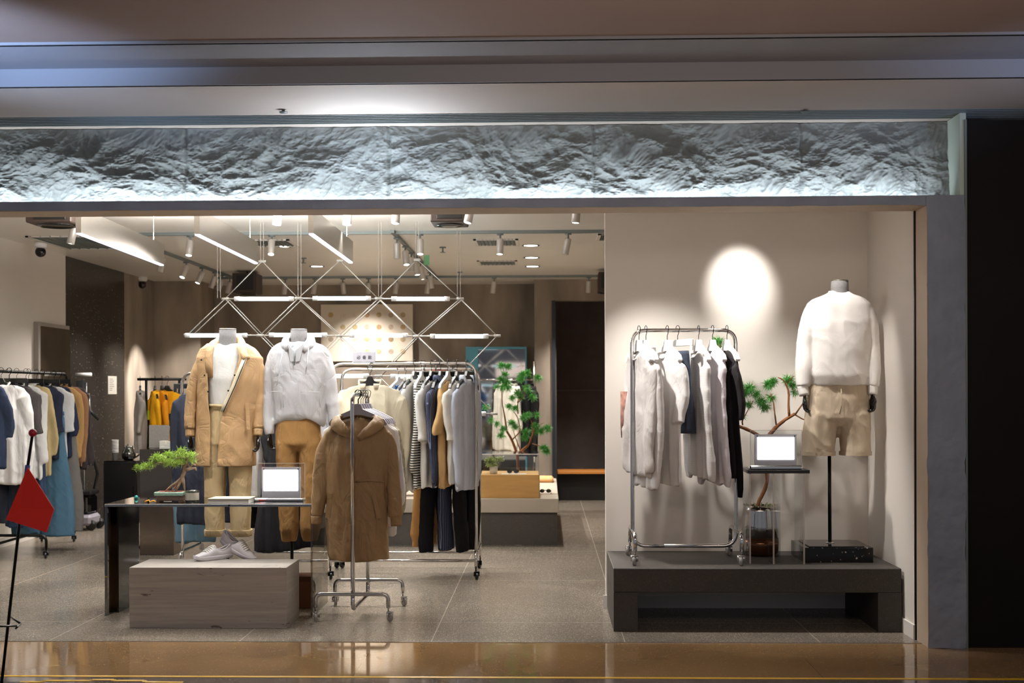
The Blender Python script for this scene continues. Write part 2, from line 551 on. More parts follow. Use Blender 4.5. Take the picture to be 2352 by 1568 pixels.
        if remesh:
            md = o.modifiers.new('r', 'REMESH'); md.mode = 'VOXEL'; md.voxel_size = remesh; md.use_smooth_shade = True
            md = o.modifiers.new('sm', 'SMOOTH'); md.iterations = 3
        if solid:
            md = o.modifiers.new('s', 'SOLIDIFY'); md.thickness = solid; md.offset = 0
        if sub:
            md = o.modifiers.new('u', 'SUBSURF'); md.levels = sub; md.render_levels = sub
        if label: o['label'] = label
        return o

def tag(o, label=None, cat=None, group=None, kind=None):
    if label: o['label'] = label
    if cat: o['category'] = cat
    if group: o['group'] = group
    if kind: o['kind'] = kind
    return o
def thing(name, label, cat, loc=(0, 0, 0), rz=0.0, group=None):
    o = bpy.data.objects.new(name, None)
    COL.objects.link(o)
    o.location = loc
    o.rotation_euler = (0, 0, rz)
    o['_org'] = list(loc)
    o.empty_display_size = 0.05
    return tag(o, label, cat, group)
def struct(name, mb, m, smooth=False, label=None, **k):
    o = mb.build(name, m, None, smooth, **k)
    o['kind'] = 'structure'
    if label: o['label'] = label
    return o
def copy_tree(o, parent=None):
    c = o.copy()
    COL.objects.link(c)
    if parent: c.parent = parent
    for ch in list(o.children): copy_tree(ch, c)
    return c
def place(o, loc, rz=None, label=None, group=None):
    o.location = loc
    if rz is not None: o.rotation_euler = (0, 0, rz)
    if label: o['label'] = label
    if group: o['group'] = group
    return o
def arcpts(c, r, a0, a1, n, ex, ez):
    """points of an arc in plane (ex, ez) about c"""
    c = Vector(c); ex = Vector(ex); ez = Vector(ez)
    return [c + ex * (r * math.cos(R(a0 + (a1 - a0) * i / n))) + ez * (r * math.sin(R(a0 + (a1 - a0) * i / n))) for i in range(n + 1)]

def fuse(mb, voxel=0.009, smooth=3, fac=0.5):
    """union of closed shells as one continuous surface"""
    me = bpy.data.meshes.new('tmp')
    me.from_pydata(mb.v, [], mb.f); me.update()
    ob = bpy.data.objects.new('tmp', me)
    COL.objects.link(ob)
    md = ob.modifiers.new('r', 'REMESH'); md.mode = 'VOXEL'; md.voxel_size = voxel
    md = ob.modifiers.new('s', 'SMOOTH'); md.iterations = smooth; md.factor = fac
    dg = bpy.context.evaluated_depsgraph_get()
    ev = ob.evaluated_get(dg)
    m2 = ev.to_mesh()
    out = MB().add([v.co.copy() for v in m2.vertices], [tuple(p.vertices) for p in m2.polygons])
    ev.to_mesh_clear()
    bpy.data.objects.remove(ob); bpy.data.meshes.remove(me)
    return out
def capped(rows):
    mb = MB().grid(rows, closed=True)
    m = len(rows[0]); n = len(mb.v)
    mb.f.append(tuple(range(m - 1, -1, -1))); mb.f.append(tuple(range(n - m, n)))
    return mb
def merge(*mbs):
    o = MB()
    for m in mbs: o.add(m.v, m.f)
    return o

# ------------------------------------------------------------------ the setting
ZC = 2.95            # shop ceiling
YF = 7.35            # threshold between mall floor and shop floor
YO, YI = 7.21, 7.46  # front and back of the opening's surround
XL, XR = -5.2, 2.155
ZO = 2.51            # underside of the header
YB = 8.55            # wall behind the window display
o = struct('floor', MB().box(XL - 0.2, 2.6, YF, 19.5, -0.1, 0.0), M['terrazzo'], label='grey speckled terrazzo floor inside the shop')
o = struct('floor_mall', MB().box(-6, 6, 6.44, YF - 0.006, -0.1, 0.0), M['mall_floor'], label='polished brown stone floor outside the shop')
struct('floor_walkway', MB().box(-6, 6, -3, 6.43, -0.1, 0.0), M['grey_tile'], label='grey tile of the mall walkway')
struct('trim_1', MB().box(-4.5, 2.3, YF - 0.006, YF, -0.1, 0.003), M['steel'], label='thin pale metal strip at the threshold')
mb = MB()
mb.box(-6, 6, 6.425, 6.452, 0.0, 0.002)
tag(mb.build('floor_tape', M['yellow_tape']), 'long yellow tape line across the mall floor', 'tape')
mb = MB()
pts = [(45, 1566), (98, 1566), (100, 1563), (210, 1563), (212, 1561), (260, 1561), (262, 1563), (330, 1563), (334, 1566), (420, 1567)]
g = [G(a, b, 0) for a, b in pts]
for a, b in zip(g[:-1], g[1:]):
    mb.obox(a + Vector((0, 0, .0015)), b + Vector((0, 0, .0015)), 0.025, 0.002)
tag(mb.build('wavy_floor_tape', M['yellow_tape']), 'short stepped yellow tape line at bottom of the floor', 'tape')

# shop shell
struct('ceiling', MB().box(XL - 0.2, 2.6, 7.54, 19.5, ZC, ZC + 0.1), M['ceiling_paint'], label='pale ceiling inside the shop')
struct('wall_left', MB().box(XL - 0.15, XL, YI, 13.52, 0, ZC), M['wall_paint'], label='white left wall of the shop')
struct('wall_left_stone', MB().box(XL - 0.15, XL + 0.005, 13.52, 15.40, 0, ZC), M['granite_wall'], label='polished speckled black stone stretch of left wall')
struct('wall_left_plaster', MB().box(XL - 0.15, XL, 15.40, 16.75, 0, ZC), M['plaster'], label='brown plaster stretch of left wall')
struct('wall_back_corner', MB().box(XL - 0.15, PX(460, 16.6), 16.6, 17.6, 0, ZC), M['plaster'], label='brown plaster wall in far left corner')
struct('wall_back', MB().box(PX(460, 16.6), PX(1228, 16.67), 17.33, 17.5, 0, ZC), M['plaster'], label='mottled brown plaster back wall')
xd0, xd1 = PX(1268, 16.67), 1.15
mb = MB().box(PX(1228, 16.67), xd0, 16.67, 17.5, 0, ZC).box(xd0, 2.6, 16.67, 16.85, 2.67, ZC).box(xd1, 2.6, 16.67, 16.85, 0, 2.67)
struct('wall_back_right', mb, M['plaster'], label='brown plaster wall around fitting room opening')
struct('wall_right', MB().box(2.6, 2.75, YB, 19.5, 0, ZC), M['wall_paint'])
struct('wall_fitting_room', MB().box(xd0 - 0.05, 1.3, 18.2, 18.35, 0, ZC).box(xd0 + 0.02, xd0 + 0.06, 16.86, 18.2, 0, 2.67), M['grey_wool'], label='dark grey felt wall inside the fitting room')
struct('trim_2', MB().box(xd0 - 0.0, xd0 + 0.045, 16.64, 16.67, 0, 2.67), mat('dark_blue_trim', (28, 34, 46), 0.5), label='dark blue edge of the fitting room opening')
# display alcove walls
mb = MB().box(PX(1391, YB), 2.4, YB, YB + 0.12, 0, ZC)
struct('wall_display', mb, M['wall_paint'], label='white partition wall behind the window display')
struct('wall_display_right', MB().box(XR, XR + 0.25, YI, YB + 0.12, 0, ZC), M['wall_paint'], label='white side wall right of the window display')
struct('baseboard_display', MB().box(PX(1391, YB) - 0.02, XR, YB - 0.012, YB, 0, 0.085), M['white_paint'])
struct('baseboard_display_right', MB().box(XR - 0.012, XR, YI, YB, 0, 0.085), M['white_paint'])
struct('baseboard_left', MB().box(XL, XL + 0.015, YI, 13.5, 0, 0.09), M['white_paint'])

# opening surround
struct('wall_header_back', MB().box(-5.4, 2.6, 7.50, 7.54, ZO + 0.012, 3.2).box(-5.4, 2.6, YI, 7.50, ZO + 0.012, ZO + 0.05), M['white_paint'], label='white inside of the shopfront header')
XP0, XP1 = P(2130, 900, YO).x, P(2217, 900, YO).x
ZL0, ZL1 = ZO, PZ(456, YO)
def rough_slab(x0, x1, z0, z1, y, nx, nz, amp, f, seed, ysign=-1, edge=0.0):
    rows = []
    for j in range(nz + 1):
        row = []
        z = z0 + (z1 - z0) * j / nz
        for i in range(nx + 1):
            x = x0 + (x1 - x0) * i / nx
            q = Vector((x * f, seed, z * f))
            d = noise.noise(q) + 0.5 * noise.noise(q * 2.7) + 0.25 * noise.noise(q * 6.1)
            ex = edge * noise.noise(Vector((z * 9, seed, 3))) if i in (0, nx) else 0
            ez = edge * noise.noise(Vector((x * 9, seed, 3))) if j in (0, nz) else 0
            row.append(Vector((x + ex, y - amp * d, z + ez)))
        rows.append(row)
    return rows
mb = MB().box(-4.5, XP0 + 0.001, YO + 0.012, YI, ZO, ZL1 - 0.002)
struct('trim_header', mb, M['reveal_paint'], label='beige underside of the shopfront header')
mb = MB().grid(rough_slab(-4.5, XP0 + 0.005, ZL0, ZL1, YO, 700, 6, 0.008, 5, 1.5, edge=0.006))
mb.box(-4.5, XP0, YO, YO + 0.13, ZL1 - 0.004, ZL1 + 0.002)
struct('trim_ledge', mb, M['stone_slate'], label='dark slate ledge along the header')
mb = MB().box(XP0 + 0.006, XP1, YO + 0.018, YI, 0, ZL1)
struct('wall_pier_core', mb, M['reveal_paint'], label='beige inner reveal at the right of the opening')
mb = MB().grid(rough_slab(XP0, XP1, 0.0, ZL1, YO - 0.008, 34, 420, 0.013, 5, 4.5, edge=0.012), flip=False)
struct('wall_pier', mb, M['stone_slate'], label='split slate pier at the right of the opening')
struct('wall_mall_right', MB().box(XP1 + 0.012, 5.0, YO + 0.02, YO + 0.3, 0, PZ(284, YO)), M['dark_panel'], label='very dark brown wall right of the slate pier')
struct('trim_pier_edge', MB().box(XP1, XP1 + 0.012, YO - 0.004, YO + 0.02, 0, PZ(284, YO)), M['vent_metal'], label='thin metal edge beside the slate pier')
# dark metal track for the roller door in the reveal
mb = MB().box(XR - 0.004, XR + 0.012, YI - 0.012, YI + 0.006, 0, ZO).box(XR + 0.02, XR + 0.045, YI - 0.012, YI + 0.004, 0, ZO)
struct('trim_door_track', mb, M['black_metal'], label='dark vertical door track in the reveal')
# lightbox: rough rock face lit from the ledge
YR = 7.46
ZR1 = PZ(289, YR)
rows = []
NX, NZ = 1100, 120
x0, x1 = -4.5, P(2206, 400, YR).x + 0.05
for j in range(NZ + 1):
    row = []
    v = j / NZ
    z = ZL1 + (ZR1 - ZL1) * v
    for i in range(NX + 1):
        x = x0 + (x1 - x0) * i / NX
        q = Vector((x * 3.0, 2.0, z * 3.6))
        wv = noise.noise(q * 1.1) * 0.25
        qq = q + Vector((wv, 0, wv * 1.6))
        d = noise.noise(qq * 1.2) * 0.55
        d += (0.5 - abs(noise.noise(qq * 2.6))) * 0.50
        d += (0.5 - abs(noise.noise(qq * 6.3 + Vector((9, 1, 4))))) * 0.24
        d += (0.5 - abs(noise.noise(qq * 14.0 + Vector((2, 7, 1))))) * 0.13
        d += noise.noise(qq * 34.0) * 0.07
        amp = 0.10 * (0.35 + 0.65 * (1 - v) ** 0.8)
        xs = (x + 10) % 1.21
        slot = -0.25 * math.exp(-((xs - 0.6 - 0.02 * noise.noise(Vector((0, 0, z * 6)))) / 0.009) ** 2)
        row.append(Vector((x, YR - amp * d - 0.03 * (1 - v) - 0.06 * slot, z)))
    rows.append(row)
struct('wall_rock_face', MB().grid(rows), M['rock'], smooth=True, label='rough grey rock band above the shop opening')
struct('trim_rock_end', MB().box(P(2206, 400, YO).x, XP1 + 0.012, YO + 0.01, YR + 0.03, ZL1, ZR1), mat('pale_green_paint', (186, 200, 192), 0.6), label='pale end panel of the rock band')
# LED strip in the trough behind the ledge
struct('trim_led_strip', MB().box(-4.4, x1 - 0.02, YO + 0.075, YO + 0.09, ZL1 - 0.02, ZL1 - 0.01), M['led'], label='led strip in the trough behind the ledge')
for k in range(7):
    xx = -4.0 + k * 0.95
    light('AREA', (xx, YO + 0.10, ZL1 + 0.010), 1.5 if k < 5 else 1.35, (0.88, 0.96, 1.0), (xx, YR - 0.02, ZL1 + 0.07), 0.95, 0.02, name='ledge_led_light')
light('AREA', (P(850, 300, YO).x, YO + 0.03, ZL1 + 0.012), 3.2, (0.80, 0.89, 1.0), (P(850, 200, YO).x, YO - 0.25, ZR1), 0.6, 0.03, name='ledge_led_light')

# mall ceiling steps
Z1 = ZR1 + 0.003
Y1 = 2900 * (Z1 - 1.45) / 714
slot0, slot1 = 2900 * (Z1 - 1.45) / 644, 2900 * (Z1 - 1.45) / 622
mb = MB().box(-6, 6, Y1, slot0, Z1, Z1 + 0.05).box(-6, 6, slot1, YR + 0.2, Z1, Z1 + 0.05)
struct('ceiling_soffit', mb, M['soffit_paint'], label='pale soffit above the shopfront')
mb = MB().box(-6, 6, slot0, slot1, Z1 + 0.03, Z1 + 0.05)
struct('ceiling_slot_back', mb, M['dark_slot'])
mb = MB()
n = 6
for k in range(n):
    y = slot0 + (slot1 - slot0) * (k + 0.5) / n
    mb.box(-6, 6, y - 0.009, y + 0.009, Z1 - 0.002, Z1 + 0.02)
struct('trim_air_slot', mb, M['vent_metal'], label='long slotted air diffuser in the soffit')
Z2 = 1.45 + 755 * Y1 / 2900
Y2 = 2900 * (Z2 - 1.45) / 811
struct('ceiling_fascia', MB().box(-6, 6, Y1 - 0.01, Y1 + 0.02, Z1, Z2), M['fascia_paint'], label='grey fascia step of the mall ceiling')
struct('ceiling_step', MB().box(-6, 6, Y2, Y1 + 0.02, Z2, Z2 + 0.05), M['fascia_paint'], label='shaded grey step of the mall ceiling')
Z3 = Z2 + 0.012
struct('ceiling_upper_fascia', MB().box(-6, 6, Y2 - 0.01, Y2 + 0.02, Z2, Z3), M['fascia_paint'])
struct('ceiling_mall', MB().box(-6, 6, -3, Y2, Z3, Z3 + 0.05), mat('brown_ceiling', (128, 108, 98), 0.8), label='brownish upper mall ceiling')
for px, py in ((651, 252), (1849, 252)):
    c = G(px, py, Z1)
    mb = MB().lathe([(0.001, -0.02), (0.022, -0.018), (0.024, -0.012), (0.008, -0.008), (0.008, 0.0)], c)
    tag(mb.build('ceiling_sprinkler', M['vent_metal'], smooth=True), ('small sprinkler on the soffit in the bright glow' if px < 1000 else 'small sprinkler on the soffit at its shaded right part'), 'sprinkler', 'soffit sprinklers')

# fitting room bench
t = thing('fitting_room_bench', 'orange wooden bench inside the dark fitting room', 'bench', (0.6, 17.2, 0))
MB().box(xd0 + 0.07, 1.25, 16.95, 17.4, 0.365, 0.405, .004).build('seat', M['orange_wood'], t)
MB().box(xd0 + 0.07, 1.25, 17.1, 17.4, 0.0, 0.36).build('base', mat('dark_bench_base', (30, 26, 24), .7), t)
struct('trim_3', MB().box(xd0 + 0.06, 1.3, 18.17, 18.2, 1.48, 1.50), mat('felt_seam', (110, 100, 94), .9))

# ------------------------------------------------------------------ ceiling lights
def make_spot():
    """track spotlight, local: track underside at z=0, pointing down"""
    t = thing('track_spotlight', 'grey cylinder spotlight', 'spotlight')
    h = thing('tilt_joint', None, None)
    return t
spot_body = MB().tube([(0, 0, -0.055), (0, 0, -0.2)], 0.033, 20)
def spot_mesh():
    pass
_sp = {}
def spotlight(px, Y, tilt=(0, 0), lit=True, label='', group='track spotlights', zt=ZC - 0.028, power=0, target=None, color=WARM, angle=55, drop=0.0, blend=0.7, X=None):
    """tilt = (about x, about y) degrees of the cylinder"""
    x = PX(px, Y, 560) if X is None else X
    t = thing('track_spotlight', label, 'spotlight', (x, Y, zt), 0, group)
    if target is not None:
        d = (Vector(target) - Vector((x, Y, zt - 0.06))).normalized()
    else:
        d = Vector((math.sin(R(tilt[1])), math.sin(R(tilt[0])), -1)).normalized()
    dh = (d * (0.95 if 'left track' in label else 0.4) + Vector((0, 0, -0.6))).normalized() if target is not None else d
    q = Vector((0, 0, -1)).rotation_difference(dh)
    if not _sp:
        _sp['stem'] = MB().tube([(0, 0, 0), (0, 0, -0.055)], 0.009, 8).box(-0.03, 0.03, -0.016, 0.016, -0.014, 0.0).build('stem', M['vent_metal'], None, True, world=False)
        _sp['housing'] = MB().lathe([(0.026, 0.0), (0.031, -0.004), (0.032, -0.01), (0.032, -0.148), (0.029, -0.15), (0.027, -0.143)], (0, 0, 0), 22).build('housing', M['steel_spot'], None, True, world=False)
        _sp['lens'] = MB().lathe([(0.0272, -0.1445), (0.0001, -0.1445)], (0, 0, 0), 20).build('lens', M['lamp_face'], None, False, world=False)
        _sp['lens_off'] = MB().lathe([(0.0272, -0.1445), (0.0001, -0.1445)], (0, 0, 0), 20).build('lens', M['white_plastic'], None, False, world=False)
        for k in _sp.values(): COL.objects.unlink(k)
    s = _sp['stem'].copy(); COL.objects.link(s); s.parent = t
    b = _sp['housing'].copy(); COL.objects.link(b); b.parent = t
    b.location = (0, 0, -0.05); b.rotation_mode = 'QUATERNION'; b.rotation_quaternion = q
    l = (_sp['lens'] if lit else _sp['lens_off']).copy(); COL.objects.link(l); l.parent = b
    if power:
        c = Vector((x, Y, zt - 0.05)) + dh * 0.16
        light('SPOT', c, power, color, c + d, 0.03, angle=angle, blend=blend, name='spotlight_light')
    return t
M['steel_spot'] = mat('grey_spot_metal', (196, 190, 184), 0.4, 0.25)

YT0, YT1, YT2 = 9.5, 11.63, 16.05
def track(name, a, b, label):
    mb = MB().obox(a, b, 0.035, 0.028)
    return tag(mb.build(name, M['vent_metal']), label, 'light track')
zt = ZC - 0.014
track('light_track', (-4.9, YT0, zt), (2.4, YT0, zt), 'grey ceiling light track nearest the shopfront')
track('light_track', (PX(310, YT1, 529), YT1, zt), (2.2, YT1, zt), 'thin grey light track across the middle of the ceiling')
track('light_track', (PX(500, YT2, 632), YT2, zt), (2.2, YT2, zt), 'thin grey light track across the back of the ceiling')
track('light_track', (-1.41, YT1 - 0.1, zt), (-1.41, YT2 + 0.3, zt), 'dark light track running into the depth beside the middle spotlights')
track('light_track', (-4.0, 10.2, zt), (-4.0, 16.3, zt), 'dark light track running into the depth along the left wall')
track('light_track', (-3.4, 7.8, zt), (2.1, 7.8, zt), 'light track just behind the shopfront header')
# middle track
for px, lit, tgt, lab in ((437, True, (-3.4, 9.4, .8), 'above the tan coat mannequin'), (624, True, (-2.3, 9.0, 1.3), 'between the two front mannequins'),
                          (792, True, (-1.3, 10.0, 1.0), 'half hidden by a hanging light panel'), (965, True, (-1.0, 10.0, 1.1), 'left of the middle'), (1149, True, (-.6, 10.4, .8), 'right of the middle, brightest'), (1305, False, None, 'unlit and tilted at the right end')):
    spotlight(px, YT1, (0, -12) if tgt is None else (0, 0), lit, 'grey spotlight on the middle track ' + lab, 'spotlights on the middle track', power=58 if tgt else 0, target=tgt, angle=66)
# back track
for px, lit, tgt, lab in ((655, False, None, 'leftmost, near the black speaker'), (723, False, None, 'second, tilted'), (787, True, (-2.4, 17.3, 1.6), 'lit, above the dotted artwork'), (846, True, (-2.46, 17.25, 2.28), 'aimed at the dotted artwork'),
                          (911, False, None, 'right of the artwork'), (984, False, None, 'behind the deep track'), (1135, False, None, 'alone before the brown wall'), (1352, True, (0.3, 16.7, .8), 'lit, above the fitting room')):
    spotlight(px, YT2, (0, -8) if tgt is None else (0, 0), lit, 'grey spotlight on the back track, ' + lab, 'spotlights on the back track', power=(0 if tgt is None else (13 if px == 846 else 64)), target=tgt, angle=34 if px == 846 else 75, blend=0.9)
# deep track in the middle
for (px, py), lit, tgt in (((912, 545), False, None), ((931, 555), True, (-0.6, 10.6, 0.8)), ((945, 562), False, None), ((955, 574), True, (-.4, 12.6, .4)), ((966, 588), True, (-0.2, 14.0, .4)), ((988, 625), True, (-.6, 15.4, .4))):
    Y = 1.5 * 2900 / (903 - (py - 10 - 8)) if False else -1.41 * 2900 / (px - 1256)
    spotlight(px, Y, (0, 0), lit, 'grey spotlight on the deep track at %s' % {912: 'its near end, unlit', 931: 'second place, lit', 945: 'third place, unlit', 955: 'fourth place, lit', 966: 'fifth place, lit', 988: 'its far end, lit'}[px], 'spotlights on the deep middle track', power=70 if tgt else 0, target=tgt, angle=75, X=-1.41)
# left deep track
for px, tgt, lab in ((165, (-4.7, 10.3, .9), 'nearest, large beside the light panel'), (368, (-4.9, 13.2, .6), 'lit, below the light panel end'), (423, (-4.9, 12.0, .8), 'tilted hard, left'), (460, (-5.1, 13.6, 1.1), 'tilted hard, second'), (490, (-5.1, 15.0, 1.1), 'tilted, third'), (507, (-5.19, 15.95, 1.55), 'tilted, lit'), (524, (-4.8, 16.5, 1.2), 'farthest, upright')):
    Y = -4.0 * 2900 / (px - 1256) if px != 165 else 10.6
    spotlight(px, Y, (0, 0), True, 'grey spotlight on the left track, ' + lab, 'spotlights on the left deep track', power=75 if px < 400 else (170 if px == 507 else 55), target=tgt, angle=60 if px != 507 else 36, X=-4.0)
# front track (bottoms just below the header)
for px, tgt, lab in ((640, (-2.35, 8.9, .9), 'above the gap between light panels'), (800, (-1.7, 8.9, 1.1), 'behind the right light panel'), (910, (-1.2, 8.2, .9), 'middle'), (1083, (-1.9, 7.9, .5), 'beside the black speaker'), (1325, (-.3, 8.6, 0), 'far right, lit')):
    spotlight(px, YT0, (0, 0), True, 'grey spotlight showing its lower end under the header, ' + lab, 'spotlights on the front track', power=38, target=tgt, angle=62)
# window display track (hidden behind the header)
spotlight(1690, 7.8, lit=True, label='spotlight over the window display aimed at the white wall', group='spotlights above the window display', power=36, target=P(1700, 622, YB), angle=36, X=1.25, blend=1.0, color=NEUT)
spotlight(1560, 7.8, lit=True, label='spotlight over the white shirts of the window display', group='spotlights above the window display', power=58, target=(0.9, 8.2, 1.3), angle=66, X=0.2, color=NEUT)
spotlight(1900, 7.8, lit=True, label='spotlight over the sweatshirt mannequin', group='spotlights above the window display', power=24, target=(1.87, 8.1, 1.6), angle=50, X=1.55, color=NEUT)
spotlight(1900, 7.8, lit=True, label='spotlight over the right corner of the window display', group='spotlights above the window display', power=24, target=(1.5, 8.3, .6), angle=70, X=1.2, color=NEUT)
spotlight(1900, 7.8, lit=True, label='spotlight over the front mannequins from the right', group='spotlights above the window display', power=20, target=(-1.9, 8.95, 1.3), angle=50, X=-1.3, color=NEUT)
spotlight(1900, 7.8, lit=True, label='added hidden spotlight over the travertine block and glass table', group='spotlights above the window display', power=34, target=(-2.15, 8.3, .5), angle=58, X=-2.5, color=NEUT)  # added out of view, lights the block and shoes from the front

# recessed downlights
def downlight(px, py, label, power=55):
    c = G(px, py, ZC)
    t = thing('ceiling_downlight', label, 'downlight', c, 0, 'round recessed downlights')
    MB().lathe([(0.072, -0.004), (0.082, 0.0), (0.088, -0.003), (0.088, -0.006), (0.072, -0.006)], c, 24, cap=False).build('trim_ring', M['black_metal'], t, True)
    MB().lathe([(0.0715, -0.0035), (0.001, -0.0035)], c, 24).build('lens', M['lamp_face'], t)
    if power: light('SPOT', c - Vector((0, 0, 0.03)), power, WARM, c - Vector((0, 0, 1)), 0.06, angle=140, blend=1, name='downlight_light')
downlight(1219, 563, 'round downlight, nearest of the three in a row')
downlight(1221, 591, 'round downlight, middle one of the three in a row')
downlight(1223, 611, 'round downlight, farthest of the three in a row')
downlight(651, 565, 'round downlight behind the middle hanging panel')
downlight(728, 611, 'round downlight behind the right hanging panel')

# hanging linear light panels
for i, (xa, xb, ya, yb, lab) in enumerate(((180, 372, 8.12, 10.15, 'longest polished steel light panel, hanging at the left'), (452, 588, 8.22, 10.05, 'polished steel light panel hanging in the middle'), (714, 806, 8.22, 10.05, 'polished steel light panel hanging at the right'))):
    a = Vector((PX(xa, ya, 540), ya, 2.5)); b = Vector((PX(xb, yb, 600), yb, 2.5))
    m = (a + b) / 2
    t = thing('linear_pendant_light', lab, 'pendant light', m, 0, 'three hanging linear light panels')
    up = Vector((0, 0, 0.083))
    MB().obox(a + up, b + up, 0.035, 0.166).build('panel', M['steel'], t)
    MB().obox(a + Vector((0, 0, -0.004)), b + Vector((0, 0, -0.004)), 0.026, 0.008).build('led_bar', M['led'], t)
    for u in (0.12, 0.88):
        p = a.lerp(b, u)
        MB().tube([p + Vector((0, 0, 0.16)), Vector((p.x, p.y, ZC))], 0.0025, 6).build('suspension_wire', M['wire'], t)
    for u in (0.25, 0.75):
        p = a.lerp(b, u)
        l = light('AREA', p + Vector((0, 0, -0.015)), 2.6, COOL, p + Vector((0, 0, -1)), (b - a).length / 2, 0.03, name='pendant_light')
        l.rotation_euler = (0, 0, math.atan2((b - a).y, (b - a).x))
        l = light('AREA', p + Vector((0, 0, 0.175)), 26, NEUT, p + Vector((0, 0, 1)), (b - a).length / 2, 0.03, name='added_ceiling_uplight')  # added uplight without a visible source, brightens the shop ceiling
        l.rotation_euler = (math.pi, 0, math.atan2((b - a).y, (b - a).x))

# tube lattice chandelier
YCH = 11.0
sx = FPX / YCH
t = thing('lattice_chandelier', 'large white lattice chandelier of rods and glowing tubes', 'chandelier', (PX(780, YCH), YCH, 1.9))
def cn(px, py, dy=0.0):
    return P(px, py, YCH) + Vector((0, dy, 0))
tubes = [(550, 663, 686), (730, 840, 685), (911, 1021, 686), (437, 556, 770), (630, 739, 769), (815, 925, 770), (1000, 1110, 772), (722, 835, 863), (909, 1022, 864), (800, 921, 949), (1086, 1104, 950)]
for a, b, y in tubes:
    y0_ = cn(a, y); y1_ = cn(b, y)
    MB().tube([y0_, y1_], 0.018, 12).build('light_tube', M['tube'], t, True)
    d = Vector((0.045, 0, 0))
    MB().tube([y0_ - d, y0_], 0.020, 12).build('tube_cap', M['white_plastic'], t, True)
    MB().tube([y1_, y1_ + d], 0.020, 12).build('tube_cap', M['white_plastic'], t, True)
for a, b, y in tubes[:3]:
    light('POINT', cn((a + b) / 2, y - 30, -0.12), 0.9, (0.85, 0.97, 1.0), size=0.1, name='tube_light')
L1 = [(517, 686), (685, 685), (869, 686), (1057, 686)]
L2 = [(430, 769), (597, 770), (778, 771), (957, 772), (1142, 771)]
L3 = [(688, 863), (870, 863), (1052, 864)]
L4 = [(775, 949), (955, 949), (1135, 950)]
L0 = [(602, 600), (781, 598), (958, 596)]
rodr = 0.0038
def rod(a, b, dy=0.0, r=rodr):
    MB().tube([cn(*a, dy), cn(*b, dy)], r, 6).build('rod', M['rod_white'], t, True)
for row in (L1, L2, L3, L4):
    for a, b in zip(row[:-1], row[1:]):
        rod(a, b, 0.0, 0.006)
for i, a in enumerate(L0):
    rod(a, L1[i]); rod(a, L1[i + 1])
for i, a in enumerate(L1):
    for dy in (0.0, 0.16):
        rod(a, L2[i], dy); rod(a, L2[i + 1], dy)
for i in range(1, 4):
    for dy in (0.0, 0.16):
        rod(L2[i], L3[i - 1], dy)
        if i < 4 and i - 2 >= 0: rod(L2[i], L3[i - 2], dy) if i - 2 < len(L3) else None
rod(L2[4], L3[2]); rod(L2[3], L3[1], .16); rod(L2[3], L3[2])
for a in L3:
    for b in L4:
        if abs(a[0] - b[0]) < 110: rod(a, b); 
for row in (L1, L2, L3, L4, L0):
    for a in row:
        MB().tube([cn(*a) + Vector((-0.03, 0, 0)), cn(*a) + Vector((0.03, 0, 0))], 0.011, 8).build('joint', M['rod_white'], t, True)
for x in (503, 688, 873, 1054):
    for dx in (-3.5, 3.5):
        a = cn(x + dx, 684)
        MB().tube([a, Vector((a.x, a.y, ZC))], 0.0022, 6).build('suspension_wire', M['rod_white'], t)
for x in (602, 958):
    for dx in (-3.5, 3.5):
        a = cn(x + dx, 598)
        MB().tube([a, Vector((a.x, a.y, ZC))], 0.0022, 6).build('suspension_wire', M['rod_white'], t)

# black ceiling speakers, cameras, vents, sprinklers
def speaker(x0, x1, y0, y1, Y, label, ceil=True, depth=0.35):
    a, b = PX(x0, Y, y1), PX(x1, Y, y1)
    z0 = PZ(y1, Y)
    z1 = PZ(y0, Y)
    t = thing('ceiling_speaker', label, 'speaker', ((a + b) / 2, Y + depth / 2, z0))
    MB().box(a, b, Y, Y + depth, z0, z1, 0.008).build('housing', M['speaker_box'], t)
    MB().lathe([(0.001, -0.006), ((b - a) * 0.30, -0.005), ((b - a) * 0.36, -0.014), ((b - a) * 0.40, -0.004), ((b - a) * 0.40, 0.0)], ((a + b) / 2, Y + depth / 2, z0), 28).build('cone', M['black_gloss'], t, True)
    MB().box(a + (b - a) * .18, b - (b - a) * .12, Y - 0.006, Y + 0.001, z0 + (z1 - z0) * .15, z1 - (z1 - z0) * .1, .003).build('grille', M['black_plastic'], t)
    MB().tube([((a + b) / 2, Y + depth / 2, z1 - .01), ((a + b) / 2, Y + depth / 2, ZC)], 0.012, 8).build('bracket', M['black_metal'], t)
speaker(58, 163, 460, 503, 9.8, 'dark box speaker under the ceiling at upper left')
speaker(988, 1070, 460, 508, 9.8, 'dark box speaker under the ceiling above the chandelier')
speaker(533, 588, 623, 669, 15.2, 'black box speaker hanging before the back wall')
speaker(1375, 1408, 625, 670, 15.2, 'black box speaker near the fitting room')
def camera_dome(px, py, Y, label):
    c = Vector((PX(px, Y, py), Y, ZC))
    z = PZ(py, Y)
    t = thing('security_camera', label, 'camera', c, 0, 'ceiling security cameras')
    MB().lathe([(0.001, ZC - z + .01 - .001), (0.06, ZC - z - 0.0), (0.065, ZC - z + 0.02), (0.065, ZC - z + .0)], (c.x, c.y, z - (ZC - z)), 20)
    MB().lathe([(0.055, 0), (0.06, -0.01), (0.06, -0.045), (0.03, -0.06)], c, 20).build('mount', M['white_plastic'], t, True)
    MB().ball((c.x, c.y, ZC - 0.095), 0.052, 10).build('dome', M['black_gloss'], t, True)
camera_dome(93, 560, 12.3, 'black dome camera above the left mirror')
camera_dome(327, 633, 16.0, 'black dome camera in the far left ceiling corner')
